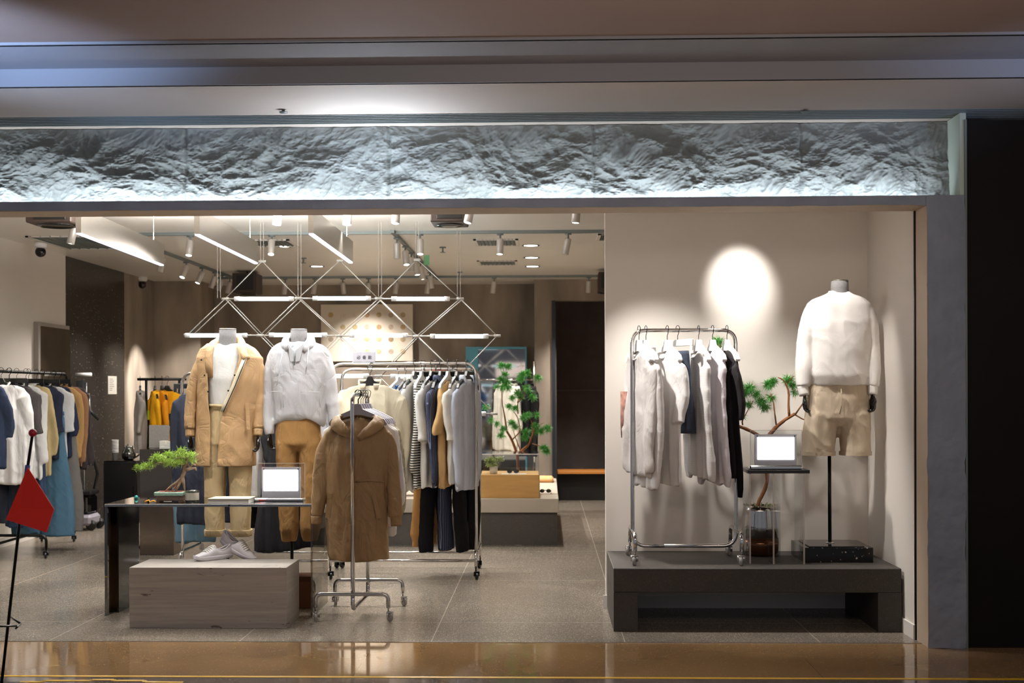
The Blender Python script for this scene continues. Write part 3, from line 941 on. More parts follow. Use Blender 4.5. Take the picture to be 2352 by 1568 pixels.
def vent(x0, y0, x1, y1, n, label, name='ceiling_vent'):
    a = G(x0, y1, ZC); b = G(x1, y0, ZC)
    t = thing(name, label, 'vent', ((a.x + b.x) / 2, (a.y + b.y) / 2, ZC))
    mb = MB().box(a.x, b.x, a.y, a.y + 0.03, ZC - 0.012, ZC).box(a.x, b.x, b.y - 0.03, b.y, ZC - 0.012, ZC).box(a.x, a.x + 0.03, a.y + .03, b.y - .03, ZC - 0.012, ZC).box(b.x - 0.03, b.x, a.y + .03, b.y - .03, ZC - 0.012, ZC)
    mb.build('frame', M['white_paint'], t)
    MB().box(a.x + .03, b.x - .03, a.y + .03, b.y - .03, ZC - 0.003, ZC - .001).build('backing', M['dark_slot'] if n < 0 else M['vent_metal'], t)
    mb = MB()
    for k in range(abs(n)):
        x = a.x + (b.x - a.x) * (k + 0.5) / abs(n)
        mb.box(x - 0.006, x + 0.006, a.y + .03, b.y - .03, ZC - 0.011, ZC - 0.003)
    mb.build('slats', M['vent_metal'], t)
vent(1093, 549, 1190, 562, 12, 'flat rectangular vent right of the bright spotlight')
vent(1369, 537, 1412, 550, -8, 'square slatted vent beside the white partition')
vent(1100, 598, 1188, 607, 10, 'flat vent farther back on the ceiling')
vent(152, 541, 290, 570, 10, 'long flat vent above the left wall')
vent(585, 550, 665, 564, 10, 'flat vent behind the middle hanging panel')
for px, py, lab in ((1017, 567, 'small ceiling sprinkler left of the flat vent'), (1056, 624, 'small ceiling sprinkler near the back wall'), (697, 592, 'small ceiling sprinkler beside the right hanging panel')):
    c = G(px, py, ZC)
    mb = MB().lathe([(0.001, -0.06), (0.03, -0.058), (0.03, -0.054), (0.008, -0.05), (0.008, -0.012), (0.035, -0.01), (0.035, 0)], c, 14)
    tag(mb.build('ceiling_sprinkler', M['vent_metal'], None, True), lab, 'sprinkler', 'ceiling sprinklers in the shop')
c = P(980, 600, 13.4)
tag(MB().box(c.x - .03, c.x + .03, c.y - .004, c.y + .004, c.z - 0.04, ZC - .028).build('green_ceiling_sign', mat('green_sign', (120, 190, 140), .5)), 'small green sign hanging on the deep track', 'sign')

# artwork
Y = 17.22
a, b = P(737, 830, Y), P(948, 698, Y)
t = thing('dotted_artwork', 'large off-white panel artwork with rows of pale round dots', 'artwork', (a.x, Y, a.z))
MB().box(a.x, b.x, Y, Y + 0.06, a.z, b.z, 0.004).build('panel', mat('art_canvas', (225, 213, 196), .8), t)
random.seed(11)
dc = [(196, 176, 156), (190, 160, 118), (206, 180, 152), (222, 208, 190), (204, 160, 120), (160, 136, 108), (186, 166, 128), (178, 160, 142)]
dm = [mat('dot_tone', c_, .8, var=.15, vscale=40) for c_ in dc]
for r_ in range(4):
    for k in range(7):
        if r_ == 3 and k < 2: continue
        c = P(760 + 27.6 * k, 723 + 28 * r_, Y)
        MB().lathe([(0.034, 0.0), (0.036, 0.004), (0.001, 0.006)], (c.x, Y - 0.0005, c.z), 24, axis=(0, -1, 0)).build('dot', dm[(k + 3 * r_ + random.randint(0, 2)) % 8], t)

# ------------------------------------------------------------------ clothes
def blend(a, b, t): return a + (b - a) * t
def sstep(t):
    t = max(0, min(1, t)); return t * t * (3 - 2 * t)

def torso_mb(hw, length, zsh, slope=0.06, depth=0.09, flare=1.05, neck=0.085, na=56, nt=44, seed=0, folds=0.5, dip=0.05, hem_wave=0.01):
    """hanging torso shell, local coords: shoulder tip z = zsh, neck z = zsh+slope; faces -Y; width +-hw"""
    rnd = random.Random(seed)
    ph = [rnd.uniform(0, 6.28) for _ in range(6)]
    rows = []
    for j in range(nt + 1):
        t = j / nt           # 0 hem .. 1 top
        row = []
        w = hw * blend(flare, 1.0, sstep(t * 1.3))
        d = depth * (0.85 + 0.3 * math.sin(math.pi * min(1, t * 1.1)))
        topf = max(0.0, (t - 0.78) / 0.22)
        d = blend(d, 0.035, topf ** 1.6)
        if t > 0.9: w *= 1 - 0.05 * ((t - 0.9) / 0.1) ** 2
        for k in range(na):
            a = 2 * math.pi * k / na
            ca, sa = math.cos(a), math.sin(a)
            x = w * math.copysign(abs(ca) ** 0.8, ca)
            y = d * math.copysign(abs(sa) ** 0.75, sa)
            u = min(1, abs(x) / hw)
            ztop = zsh + slope * (1 - max(0, (u - neck / hw)) / (1 - neck / hw)) if u > neck / hw else zsh + slope
            if u < neck / hw:
                q = 1 - (u / (neck / hw)) ** 2
                ztop -= (dip if sa < 0 else dip * 0.25) * q
            zb = zsh + slope - length + hem_wave * math.sin(3 * a + ph[0]) + hem_wave * 0.5 * math.sin(7 * a + ph[1])
            z = blend(zb, ztop, t)
            f = (1 - t) ** 0.7 * folds
            y += f * 0.028 * math.sin(11 * x / hw + ph[2] + 1.2 * t) * (1 if sa > 0 else -1) + f * 0.014 * math.sin(23 * x / hw + ph[3])
            row.append(Vector((x, y, z)))
        rows.append(row)
    return capped(rows)

def sleeve_mb(side, hw, zsh, length, r0=0.075, r1=0.055, out=0.10, fwd=0.0, seed=0, cuff=True, flat=0.45):
    rnd = random.Random(seed * 7 + side * 10)
    n = 16
    ph = rnd.uniform(0, 6)
    pts, rs = [Vector((side * hw * 0.62, 0, zsh - r0 * 0.35)), Vector((side * hw * 0.8, 0, zsh - r0 * 0.62))], [r0 * 0.45, r0 * 0.72]
    for i in range(n + 1):
        t = i / n
        x = side * (hw * 0.90 + out * (1 - (1 - t) ** 2.2) + 0.010 * math.sin(t * 5 + ph))
        z = zsh - r0 * 1.05 - (length - r0 * 1.05) * t
        y = fwd * t + 0.016 * math.sin(3.5 * t + ph)
        pts.append(Vector((x, y, z)))
        r = blend(r0, r1, t ** 0.8) * (1 + 0.05 * math.sin(t * 12 + ph))
        if cuff and length > 0.45 and t > 0.94: r *= 0.78
        rs.append(r)
    return MB().tube(pts, rs, 20, True, flat)

def garment(name, rgb, label, cat, hw=0.22, length=0.66, sleeve=0.56, depth=0.07, flare=1.04, seed=0, group=None, material=None, collar=None, hood=False,
            zsh=-0.215, out=0.05, r0=0.070, r1=0.048, folds=0.5, fwd=0.0, extras=None, neck=0.08, dip=0.05, wr=0.010, voxel=0.0095):
    m = material or cloth(rgb)
    t = thing(name, label, cat, (0, 0, 0), 0, group)
    mb = torso_mb(hw, length, zsh, 0.06, depth, flare, neck, seed=seed, folds=folds, dip=dip)
    if sleeve:
        for sd in (-1, 1):
            s_ = sleeve_mb(sd, hw, zsh, sleeve, r0, r1, out, fwd, seed)
            mb.add(s_.v, s_.f)
    fuse(mb, voxel).build('body', m, t, True, world=False, wr=(wr, 8, seed, 0.6))
    zt = zsh + 0.06
    if collar:
        mc = material or cloth(collar)
        rows = []
        for j in range(4):
            row = []
            for k in range(25):
                a = R(-72 + 324 * k / 24 - 90 + 72 - 0) if False else R(-90 + 20 + 320 * k / 24)
                rr = neck * (1.02 + 0.16 * (j / 3))
                row.append(Vector((rr * math.cos(a), 0.6 * rr * math.sin(a) - 0.0, zt - 0.02 - (0.035 if math.sin(a) < -0.4 else 0) + (0.03, 0.055, 0.045, 0.012)[j] - 0.0)))
            rows.append(row)
        MB().grid(rows).build('collar', mc, t, True, world=False, solid=0.004)
    else:
        pts = []
        for k in range(25):
            a = 2 * math.pi * k / 24
            pts.append(Vector((neck * 0.95 * math.cos(a), 0.036 * math.sin(a), zt - (dip if math.sin(a) < 0 else dip * 0.25) * abs(math.sin(a)))))
        MB().tube(pts, 0.007, 8, False).build('neckband', m, t, True, world=False)
    if hood:
        rows = []
        for j in range(9):
            v = j / 8
            row = []
            for k in range(29):
                a = R(-90 - 8 + (-164 + 0) * 0 + 16 + 344 * k / 28)
                ex = 0.075 + 0.075 * math.sin(math.pi * v * 0.9)
                front = max(0, -math.sin(a))
                row.append(Vector(((neck * 0.8 + ex) * math.cos(a), (0.05 + ex * 0.55) * math.sin(a), zt + 0.05 - 0.15 * v * (0.75 + 0.9 * front) - 0.05 * front)))
            rows.append(row)
        MB().grid(rows).build('hood', m, t, True, world=False, wr=(0.012, 10, seed), solid=0.006)
    return t

def pants_hung(name, rgb, label, w=0.19, length=0.95, seed=0, group=None, material=None, flare=1.0, gather=False, depth=0.045, ztop=-0.10, skirt=False):
    m = material or cloth(rgb)
    t = thing(name, label, 'skirt' if skirt else 'trousers', (0, 0, 0), 0, group)
    rnd = random.Random(seed)
    if skirt:
        rows = []
        for j in range(22):
            v = j / 21
            row = []
            for k in range(48):
                a = 2 * math.pi * k / 48
                ww = blend(w * 0.85, w * flare * 1.2, v ** 0.7)
                dd = depth * (0.6 + v) * (1 + 0.25 * v * math.sin(9 * a + seed))
                row.append(Vector((ww * math.cos(a) * (1 + .05 * v * math.sin(7 * a)), dd * math.sin(a), ztop - length * v)))
            rows.append(row)
        MB().grid(rows, closed=True, flip=True).build('body', m, t, True, world=False, wr=(0.008, 8, seed, .5), solid=0.003)
    else:
        mb = capped([[Vector((w * f_ * math.cos(2 * math.pi * k / 30), depth * g_ * math.sin(2 * math.pi * k / 30), ztop + z)) for k in range(30)] for z, f_, g_ in ((-0.26, 0.93, 0.9), (-0.18, 1.0, 1.0), (-0.05, 0.97, 1.0), (0.0, 0.9, 0.85))])
        for sd in (-1, 1):
            pts, rs = [], []
            for i in range(21):
                v = i / 20
                x = sd * (w * 0.5 + 0.012 * math.sin(v * 4 + seed)) * (1 + 0.12 * v)
                r = blend(w * 0.52, w * 0.40 * flare, sstep(v * 1.2))
                if gather and v > 0.93: r *= 0.7
                pts.append(Vector((x, 0.012 * math.sin(v * 5 + seed + sd), ztop - 0.10 - (length - 0.10) * v)))
                rs.append(r)
            q = MB().tube(pts, rs, 18, True, 0.45)
            mb.add(q.v, q.f)
        fuse(mb, 0.010).build('body', m, t, True, world=False, wr=(0.011, 8, seed, 0.7))
        MB().grid([[Vector((w * 0.92 * math.cos(2 * math.pi * k / 30), depth * 0.9 * math.sin(2 * math.pi * k / 30), ztop + z)) for k in range(30)] for z in (0.006, -0.03)], closed=True).build('waistband', m, t, True, world=False, solid=0.006)
    return t

# hangers
def hanger_proto(kind, rgb_mat, hw=0.19, drop=-0.085):
    t = thing('clothes_hanger', None, 'hanger')
    w = []
    for i in range(13):
        a = R(-60 + 230 * i / 12)
        w.append(Vector((0.021 * math.cos(a), 0, -0.003 + 0.021 * math.sin(a))))
    w += [Vector((-0.012, 0, -0.03)), Vector((0, 0, -0.045)), Vector((0, 0, drop - 0.02))]
    hookpts = [Vector((-p.x, 0, p.z)) for p in w]
    MB().tube(hookpts, 0.0022, 6).build('hook', M['black_metal'] if kind != 'chrome' else M['chrome'], t, True, world=False)
    if kind == 'clip':
        MB().box(-0.17, 0.17, -0.006, 0.006, drop - 0.03, drop + 0.012, .003).box(-0.17, -0.145, -0.006, 0.006, drop - 0.06, drop - 0.03).box(0.145, 0.17, -0.006, 0.006, drop - 0.06, drop - 0.03).build('bar', rgb_mat, t, world=False)
    else:
        z = drop
        top = [(0, z + 0.012), (0.018, z + 0.010), (0.032, z - 0.022), (0.10, z - 0.052), (hw * 0.9, z - 0.088), (hw, z - 0.118)]
        bot = [(hw * 0.96, z - 0.130), (0.10, z - 0.080), (0.03, z - 0.062), (0, z - 0.058)]
        poly = top + bot
        poly = poly + [(-x, zz) for x, zz in reversed(poly) if x > 0]
        d = 0.010 if kind in ('velvet', 'chrome') else 0.014
        MB().prism(poly, -d, d).build('shoulder_bar', rgb_mat, t, world=False)
    return t
HP = {}
def get_hanger(kind, m):
    k = (kind, m.name)
    if k not in HP:
        HP[k] = hanger_proto(kind, m)
        return HP[k]
    return copy_tree(HP[k])
def hang(g, loc, rz, kind='velvet', hm=None, what='', group='hangers'):
    hm = hm or M['black_plastic']
    place(g, loc, rz)
    h = get_hanger(kind, hm)
    col = {'black_plastic': 'black', 'white_plastic': 'white', 'grey_plastic': 'lilac grey'}.get(hm.name.split('.')[0], 'black')
    place(h, loc, rz, '%s %shanger holding the %s' % (col, 'clip ' if kind == 'clip' else '', what), group)
    h['category'] = 'hanger'
    return h

# ---- racks
def bend_path(corners, r, n=8):
    """poly-line with rounded corners"""
    cs = [Vector(c) for c in corners]
    out = [cs[0]]
    for i in range(1, len(cs) - 1):
        a, b, c = cs[i - 1], cs[i], cs[i + 1]
        u = (a - b).normalized(); v = (c - b).normalized()
        rr = min(r, (a - b).length * 0.49, (c - b).length * 0.49)
        p0, p1 = b + u * rr, b + v * rr
        for k in range(n + 1):
            t = k / n
            out.append(p0 * (1 - t) ** 2 + b * 2 * t * (1 - t) + p1 * t * t)
    out.append(cs[-1])
    return out
def caster(t, p, m_wheel, rz=0.0, stem=0.06):
    mb = MB().tube([Vector((p[0], p[1], 0.055 + p[2])), Vector((p[0], p[1], 0.055 + stem + p[2]))], 0.006, 8)
    d = Vector((math.cos(rz), math.sin(rz), 0)); s = Vector((-d.y, d.x, 0))
    c = Vector((p[0], p[1], p[2])) + d * 0.018
    for e in (-1, 1):
        q = c + s * (0.013 * e)
        mb.obox(q + Vector((0, 0, 0.026)) , q + Vector((0, 0, 0.062)), 0.005, 0.022, up=tuple(s))
    mb.obox(c - s * 0.016 + Vector((0, 0, 0.060)), c + s * 0.016 + Vector((0, 0, 0.060)), 0.024, 0.006)
    k = mb.build('caster', M['chrome'] if m_wheel is not M['black_plastic'] else M['black_metal'], t, True)
    w = MB().lathe([(0.004, -0.009), (0.026, -0.009), (0.028, -0.004), (0.028, 0.004), (0.026, 0.009), (0.004, 0.009)], c + Vector((0, 0, 0.0282)), 20, axis=s)
    w.build('wheel', m_wheel, k, True)
M['clear_wheel'] = mat('translucent_wheel', (205, 200, 196), 0.15, trans=0.6)

def single_rack(name, label, x0, x1, y, z0, z1, zb, yf, yb, mt, wheel, r=0.012, feet_z=None, group=None, corner=0.07):
    """rail along X, loop frame, arched feet along Y"""
    t = thing(name, label, 'clothes rack', ((x0 + x1) / 2, y, z0), 0, group)
    c = bend_path([(x0 + .2, y, zb), (x0, y, zb), (x0, y, z1), (x1, y, z1), (x1, y, zb), (x0 + .2, y, zb)], corner)
    MB().tube(c, r, 14).build('frame', mt, t, True)
    fz = feet_z or (z0 + 0.2)
    for x in (x0, x1):
        MB().tube(bend_path([(x, yf, z0 + 0.085), (x, yf, fz), (x, yb, fz), (x, yb, z0 + 0.085)], 0.08), r, 12).build('foot', mt, t, True)
        for yy, rz in ((yf, -1.9), (yb, -2.2)):
            caster(t, (x, yy, z0), wheel, rz)
    return t

# white-clothes rack on the display platform
ZP = 0.385
YRK = 8.06
xl, xr = PX(1452, YRK), PX(1690, YRK)
ztop = PZ(760, YRK)
single_rack('clothes_rack', 'chrome rolling clothes rack standing on the dark window platform', xl, xr, YRK, ZP, ztop, PZ(1253, YRK), 7.83, 8.32, M['chrome'], M['clear_wheel'], 0.0125, feet_z=PZ(1217, YRK), corner=0.09)
zr = ztop + 0.0125
whiteh = M['white_plastic']
gw = 'clothes on the window display rack'
def wd(px): return (PX(px, YRK), YRK, zr)
WH = (228, 224, 222)
g = garment('long_sleeve_shirt', WH, 'white long-sleeve shirt at the left end of the window display rack', 'shirt', length=0.86, sleeve=0.80, seed=3, group=gw, hw=0.17, depth=0.026, folds=0.3, flare=1.1, out=0.03, collar=(232, 230, 228), zsh=-0.21)
hang(g, wd(1484), R(-74), 'wood', whiteh, 'leftmost white shirt in the window display', gw + ' hangers')
g = garment('long_sleeve_shirt', (214, 208, 204), 'thin pale shirt with brown patterned panel behind the leftmost white shirt', 'shirt', length=0.78, sleeve=0.70, seed=5, group=gw, hw=0.17, depth=0.026, folds=0.3, out=0.03, zsh=-0.21)
pat = mat('brown_pattern', (138, 96, 84), 0.8, var=0.6, vscale=22)
MB().tube([(-0.178, -.02, -0.40), (-.182, -.022, -.6), (-0.18, -.02, -0.70)], [.05, .046, .042], 18, True, .5).build('patterned_panel', pat, g, True, world=False, label='brown and violet patterned cloth panel')
hang(g, wd(1468), R(-70), 'wood', whiteh, 'thin shirt with patterned panel', gw + ' hangers')
g = garment('t_shirt', (232, 229, 227), 'white short-sleeve t-shirt with tiny chest print on the window rack', 't-shirt', length=0.85, sleeve=0.40, seed=8, group=gw, hw=0.17, depth=0.026, folds=0.3, flare=1.12, out=0.03, r0=0.066, r1=0.066, zsh=-0.20)
MB().box(-0.12, -0.08, -0.0405, -0.039, -0.402, -0.394).box(-0.112, -0.088, -0.0405, -0.039, -0.410, -0.406).build('chest_print', M['ink'], g, world=False, label='tiny dark chest print')
hang(g, wd(1533), R(-70), 'wood', whiteh, 'white t-shirt with chest print', gw + ' hangers')
den = mat('dark_denim', (54, 62, 78), 0.9, bump=0.4, bscale=300, var=0.12, vscale=40)
g = pants_hung('denim_skirt', (54, 62, 78), 'dark blue denim skirt on a white clip hanger in the window display', w=0.13, length=0.52, seed=4, group=gw, material=den, skirt=True, ztop=-0.145)
hang(g, wd(1557), R(-62), 'clip', whiteh, 'dark denim skirt', gw + ' hangers')
wf = stripes('waffle_white', (236, 233, 231), (206, 202, 200), 60, 'Z', 0.4)
g = garment('long_sleeve_shirt', WH, 'white fine-ribbed shirt in the middle of the window display rack', 'shirt', length=0.80, sleeve=0.76, seed=13, group=gw, hw=0.17, depth=0.026, folds=0.3, flare=1.12, out=0.04, material=wf, zsh=-0.20)
hang(g, wd(1605), R(-77), 'wood', whiteh, 'fine-ribbed white shirt', gw + ' hangers')
g = garment('sweatshirt', (222, 216, 222), 'white sweatshirt between the ribbed shirt and the black tee', 'sweatshirt', length=0.84, sleeve=0.80, seed=21, group=gw, hw=0.17, depth=0.026, folds=0.3, flare=1.05, out=0.03, zsh=-0.20)
hang(g, wd(1637), R(-74), 'wood', whiteh, 'white sweatshirt on the window rack', gw + ' hangers')
g = garment('t_shirt', (48, 44, 46), 'charcoal t-shirt with black long sleeves at the right end of the window rack', 't-shirt', length=0.80, sleeve=0.38, seed=25, group=gw, hw=0.17, depth=0.026, folds=0.3, flare=1.0, out=0.02, r0=0.066, r1=0.066, zsh=-0.20)
sleeve_mb(1, .17, -.2, 0.86, .048, .042, .02, seed=2).build('under_sleeve', cloth((16, 15, 17)), g, True, world=False)
hang(g, wd(1670), R(-77), 'wood', whiteh, 'charcoal t-shirt on the window rack', gw + ' hangers')

# platform
PXL, PXR = PX(1408, 7.69), XR - 0.016
zb_ = PZ(1360, 7.69)
t = thing('display_platform', 'low dark grey concrete platform in the window', 'platform', ((PXL + PXR) / 2, 8.1, 0))
xi0, xi1 = PX(1465, 7.69, 1400), PX(2017, 7.69, 1400)
MB().box(PXL, PXR, 7.69, YB - 0.014, zb_, ZP, 0.004).build('tabletop', M['dark_concrete'], t)
MB().box(PXL, xi0, 7.69, YB - 0.014, 0, zb_, 0.0).build('leg', M['dark_concrete'], t)
MB().box(xi1, PXR, 7.69, YB - 0.014, 0, zb_, 0.0).build('leg', M['dark_concrete'], t)

# travertine block with shoes
YBk = 7.77
bx0, bx1 = PX(297, YBk, 1370), PX(658, YBk, 1370)
hb = PZ(1303, YBk, 480)
mb = MB().box(bx0, bx1, YBk, YBk + 0.40, 0, hb, 0.0015)
tag(mb.build('travertine_block', M['travertine']), 'grey travertine block on the floor carrying white sneakers', 'plinth')

# smoked glass table
YA, YZ = 8.20, 8.76
tx0, tx1, zt_ = PX(240, YA, 1158), PX(718, YA, 1158), PZ(1157, YA, 480)
t = thing('glass_table', 'smoked glass waterfall table behind the travertine block', 'table', ((tx0 + tx1) / 2, 8.48, 0))
MB().box(tx0, tx1, YA, YZ, zt_ - 0.019, zt_, 0.002).build('tabletop', M['smoked_top'], t)
MB().box(tx0, tx0 + 0.019, YA, YZ, 0, zt_ - 0.0195).build('side_panel', M['smoked'], t)
MB().box(tx1 - 0.014, tx1, YA, YZ, 0, zt_ - 0.0195).build('side_panel', M['smoked_clear'], t)
MB().box(tx0 + .02, tx1 - .016, YA + .001, YA + .005, zt_ - 0.018, zt_ - 0.001).build('front_edge', M['chrome'], t)
MB().box(tx0 + .04, tx0 + .052, YA + .12, YZ - .02, 0, zt_ - 0.0195).build('inner_panel', mat('dark_smoked', (16, 14, 12), .12), t)
a = P(660, 1395, 8.5); b = P(716, 1325, 8.5)
t = thing('cardboard_box', 'small brown box on the floor under the glass table', 'box', (a.x, 8.5, 0))
MB().box(a.x, tx1 - 0.03, 8.5, 8.7, 0, b.z, 0.003).build('box_body', M['cardboard'], t)
MB().box(a.x - 0.002, tx1 - 0.028, 8.498, 8.702, b.z - 0.03, b.z + 0.003, 0.001).build('lid', mat('dark_cardboard', (84, 52, 28), .8), t)

# sneakers
def sneaker(label):
    t = thing('white_sneaker', label, 'shoe', (0, 0, 0), 0, 'pair of white sneakers')
    Ls = 0.285
    def halfw(s):
        return 0.047 * (max(0, math.sin(math.pi * min(1, (s * 0.93 + 0.055)))) ** 0.42) * (0.86 + 0.16 * sstep(s * 1.6))
    def sole(z0, z1, g):
        rows = []
        for z, gg in ((z0, g - 0.003), (z0 + 0.004, g), (z1 - 0.002, g + 0.001), (z1, g - 0.001)):
            row = []
            for k in range(48):
                a = 2 * math.pi * k / 48
                s = 0.5 - 0.5 * math.cos(a)
                w = halfw(s) + gg
                lift = 0.012 * max(0, (s - 0.8) / 0.2) ** 2
                row.append(Vector((Ls * s + (gg if s > .5 else -gg) * abs(math.cos(a)), w * (1 if math.sin(a) >= 0 else -1) * min(1, abs(math.sin(a)) ** 0.25 + 0.0), z + lift)))
            rows.append(row)
        mb = MB().grid(rows, closed=True)
        n = len(mb.v)
        mb.f.append(list(range(47, -1, -1))); mb.f.append(list(range(n - 48, n)))
        return mb
    sole(0, 0.027, 0.003).build('sole', M['rubber_white'], t, True, world=False)
    prof = [(0.0, .085), (0.06, .088), (0.14, .078), (0.24, .064), (0.34, .060), (0.42, .068), (0.47, .082), (0.52, .086), (0.60, .074), (0.7, .060), (0.8, .049), (0.9, .042), (0.97, .036), (1.0, .028)]
    def H(s):
        for (a, ha), (b, hb_) in zip(prof[:-1], prof[1:]):
            if s <= b: return blend(ha, hb_, (s - a) / (b - a))
        return prof[-1][1]
    rows = []
    ns = 36
    for i in range(ns + 1):
        s = i / ns
        h = H(s); w = halfw(s) + 0.0005
        open_ = 0.05 < s < 0.44
        row = []
        for k in range(25):
            a = math.pi * k / 24
            ca, sa = math.cos(a), math.sin(a)
            y = w * math.copysign(abs(ca) ** 0.7, ca) * (1 - 0.22 * sa ** 2 * (1 if s < .55 else .4))
            z = 0.022 + (h - 0.022) * (sa ** 0.75 if sa > 0 else 0)
            if open_ and sa > 0.80:
                z -= 0.045 * ((sa - 0.80) / 0.20) ** 0.5 * math.sin(math.pi * (s - 0.05) / 0.39) ** 0.4
            row.append(Vector((Ls * (0.008 + 0.984 * s) - 0.012 * (sa ** 2) * (1 - s) * (1 if s < .1 else 0), y, z)))
        rows.append(row)
    MB().grid(rows, flip=True).build('upper', M['leather'], t, True, world=False, wr=(0.0015, 20, 2))
    # lining pool
    rows = []
    pts = []
    for k in range(25):
        a = 2 * math.pi * k / 24
        s = 0.235 + 0.20 * math.cos(a)
        w = (halfw(s)) * 0.62
        pts.append(Vector((Ls * s, w * math.sin(a), H(s) - 0.004)))
    MB().tube(pts, 0.0055, 8, False).build('collar_padding', M['leather'], t, True, world=False)
    MB().add([Vector((p.x, p.y * 0.95, p.z - 0.018)) for p in pts[:-1]], [tuple(range(24))]).build('lining', M['lining'], t, world=False)
    # tongue and laces
    MB().tube([(Ls * .43, 0, .072), (Ls * .49, 0, .088), (Ls * .6, 0, .070), (Ls * .72, 0, .052)], [.018, .021, .02, .014], 12, True, 0.25, ref=(0, 0, 1)).build('tongue', M['leather'], t, True, world=False)
    for i in range(6):
        s = 0.50 + i * 0.045
        z = H(s) + 0.003
        MB().tube([(Ls * (s-.01), -0.031, z - 0.016), (Ls * s, -0.024, z - 0.005), (Ls * (s + .005), -0.012, z + 0.002), (Ls * (s + .005), 0.012, z + 0.002), (Ls * s, 0.024, z - 0.005), (Ls * (s-.01), 0.031, z - 0.016)], 0.0044, 8, True, 0.6).build('lace', M['laces'], t, True, world=False)
    MB().box(0.004, 0.03, -0.018, 0.018, 0.086, 0.0865)
    MB().box(-0.0035, 0.004, -0.013, 0.013, 0.03, 0.084, .002).build('heel_tab', M['leather'], t, world=False)
    return t
s1 = sneaker('white sneaker lying flat, left one of the pair on the travertine block')
pl = G(456, 1288, hb)
s1.location = (pl.x + 0.165, pl.y + 0.19, hb + 0.0012)
s1.rotation_euler = (0, 0, R(180 + 50))
s2 = copy_tree(s1)
s2['label'] = 'white sneaker leaning with its heel raised on the other shoe'
pr = G(578, 1284, hb)
s2.rotation_euler = (R(4), R(27), R(-20))
s2.location = (pr.x - 0.245, pr.y + 0.17, hb + 0.096)

# acrylic display frame with glowing white screen
def screen_sign(label, Y, fx0, fx1, fy0, fy1, sx0, sx1, sy0, sy1, bx0_, bx1_, by0, by1, zbase):
    """f = grey frame, s = screen, b = chrome foot (pixel extents)"""
    t = thing('screen_display', label, 'display', (PX((bx0_ + bx1_) / 2, Y, by1), Y + .03, zbase))
    def bb(x0, x1, y0, y1, ya, yb, nm, m, b=0.0, zmin=None):
        a = P(x0, y1, Y); c = P(x1, y0, Y)
        z0 = a.z if zmin is None else zmin
        return MB().box(a.x, c.x, ya, yb, z0, c.z, b).build(nm, m, t)
    bb(bx0_, bx1_, by0, by1, Y - 0.035, Y + 0.06, 'base', M['chrome'], 0.006, zmin=zbase)
    bz = P(0, by0, Y).z
    bb(fx0, fx1, fy0, fy1, Y + 0.004, Y + 0.016, 'screen_frame', M['screen_frame'], 0.0, zmin=P(fx0, by0, Y).z + 0.0005)
    bb(sx0, sx1, sy0, sy1, Y + 0.0015, Y + 0.0035, 'screen', M['screen'])
    a = P(fx0 - 10, by0, Y); c = P(fx1 + 10, fy0 - 9, Y)
    MB().box(a.x, c.x, Y - 0.008, Y - 0.003, P(fx0, by0, Y).z + .0005, c.z).build('acrylic_sheet', M['acrylic'], t)
    mb = MB().box(a.x, c.x, Y - 0.0085, Y - 0.0025, c.z, c.z + .003).box(a.x - .003, a.x, Y - 0.0085, Y - 0.0025, a.z, c.z + .003).box(c.x, c.x + .003, Y - 0.0085, Y - 0.0025, a.z, c.z + .003)
    mb.build('acrylic_edge', mat('acrylic_edge', (226, 216, 206), .15, alpha=.45), t)
    for px in (fx0 + 5, fx1 - 5):
        q = P(px, fy0 + 4, Y)
        MB().lathe([(0.004, 0), (0.004, 0.01), (0.001, 0.012)], (q.x, Y + .002, q.z), 10, axis=(0, -1, 0)).build('screw', M['black_metal'], t, True)
screen_sign('glowing white screen in a silver frame on the glass table', 8.42, 601, 690, 1073, 1142, 605, 684, 1079, 1127, 586, 699, 1143, 1155, zt_ + 0.0005)

# ------------------------------------------------------------------ mannequins
def hand_mb(side):
    """lightly curled hand hanging down, wrist at origin, palm facing inwards; fingers toward -Z"""
    mb = MB()
    mb.tube([(0, 0, 0.03), (0, 0, 0.0), (0, 0, -0.03), (0, 0, -0.07), (0, 0, -0.085)], [0.022, 0.024, 0.034, 0.038, 0.03], 14, True, 0.5, ref=(1, 0, 0))
    for i, (y, ln) in enumerate(((-0.029, 0.068), (-0.010, 0.076), (0.010, 0.071), (0.028, 0.056))):
        c = [Vector((0, y, -0.075)), Vector((-0.004 * side, y, -0.075 - ln * .35)), Vector((-0.018 * side, y * .95, -0.075 - ln * .62)), Vector((-0.036 * side, y * .9, -0.075 - ln * .66)), Vector((-0.046 * side, y * .9, -0.075 - ln * .50))]
        mb.tube(c, [0.0105, 0.0098, 0.0092, 0.0085, 0.006], 10)
    mb.tube([(0, -0.024, -0.02), (-0.010 * side, -0.044, -0.042), (-0.018 * side, -0.048, -0.066), (-0.026 * side, -0.044, -0.084)], [0.013, 0.012, 0.010, 0.007], 10)
    return mb
def add_hand(t, p, side, rz=0.0):
    o = hand_mb(side).build('hand', M['black_gloss'], t, True, world=False, remesh=0.0042, label='glossy black hand with curled fingers')
    o.location = Vector(p) - Vector(t['_org'])
    o.rotation_euler = (0, 0, rz)
    return o

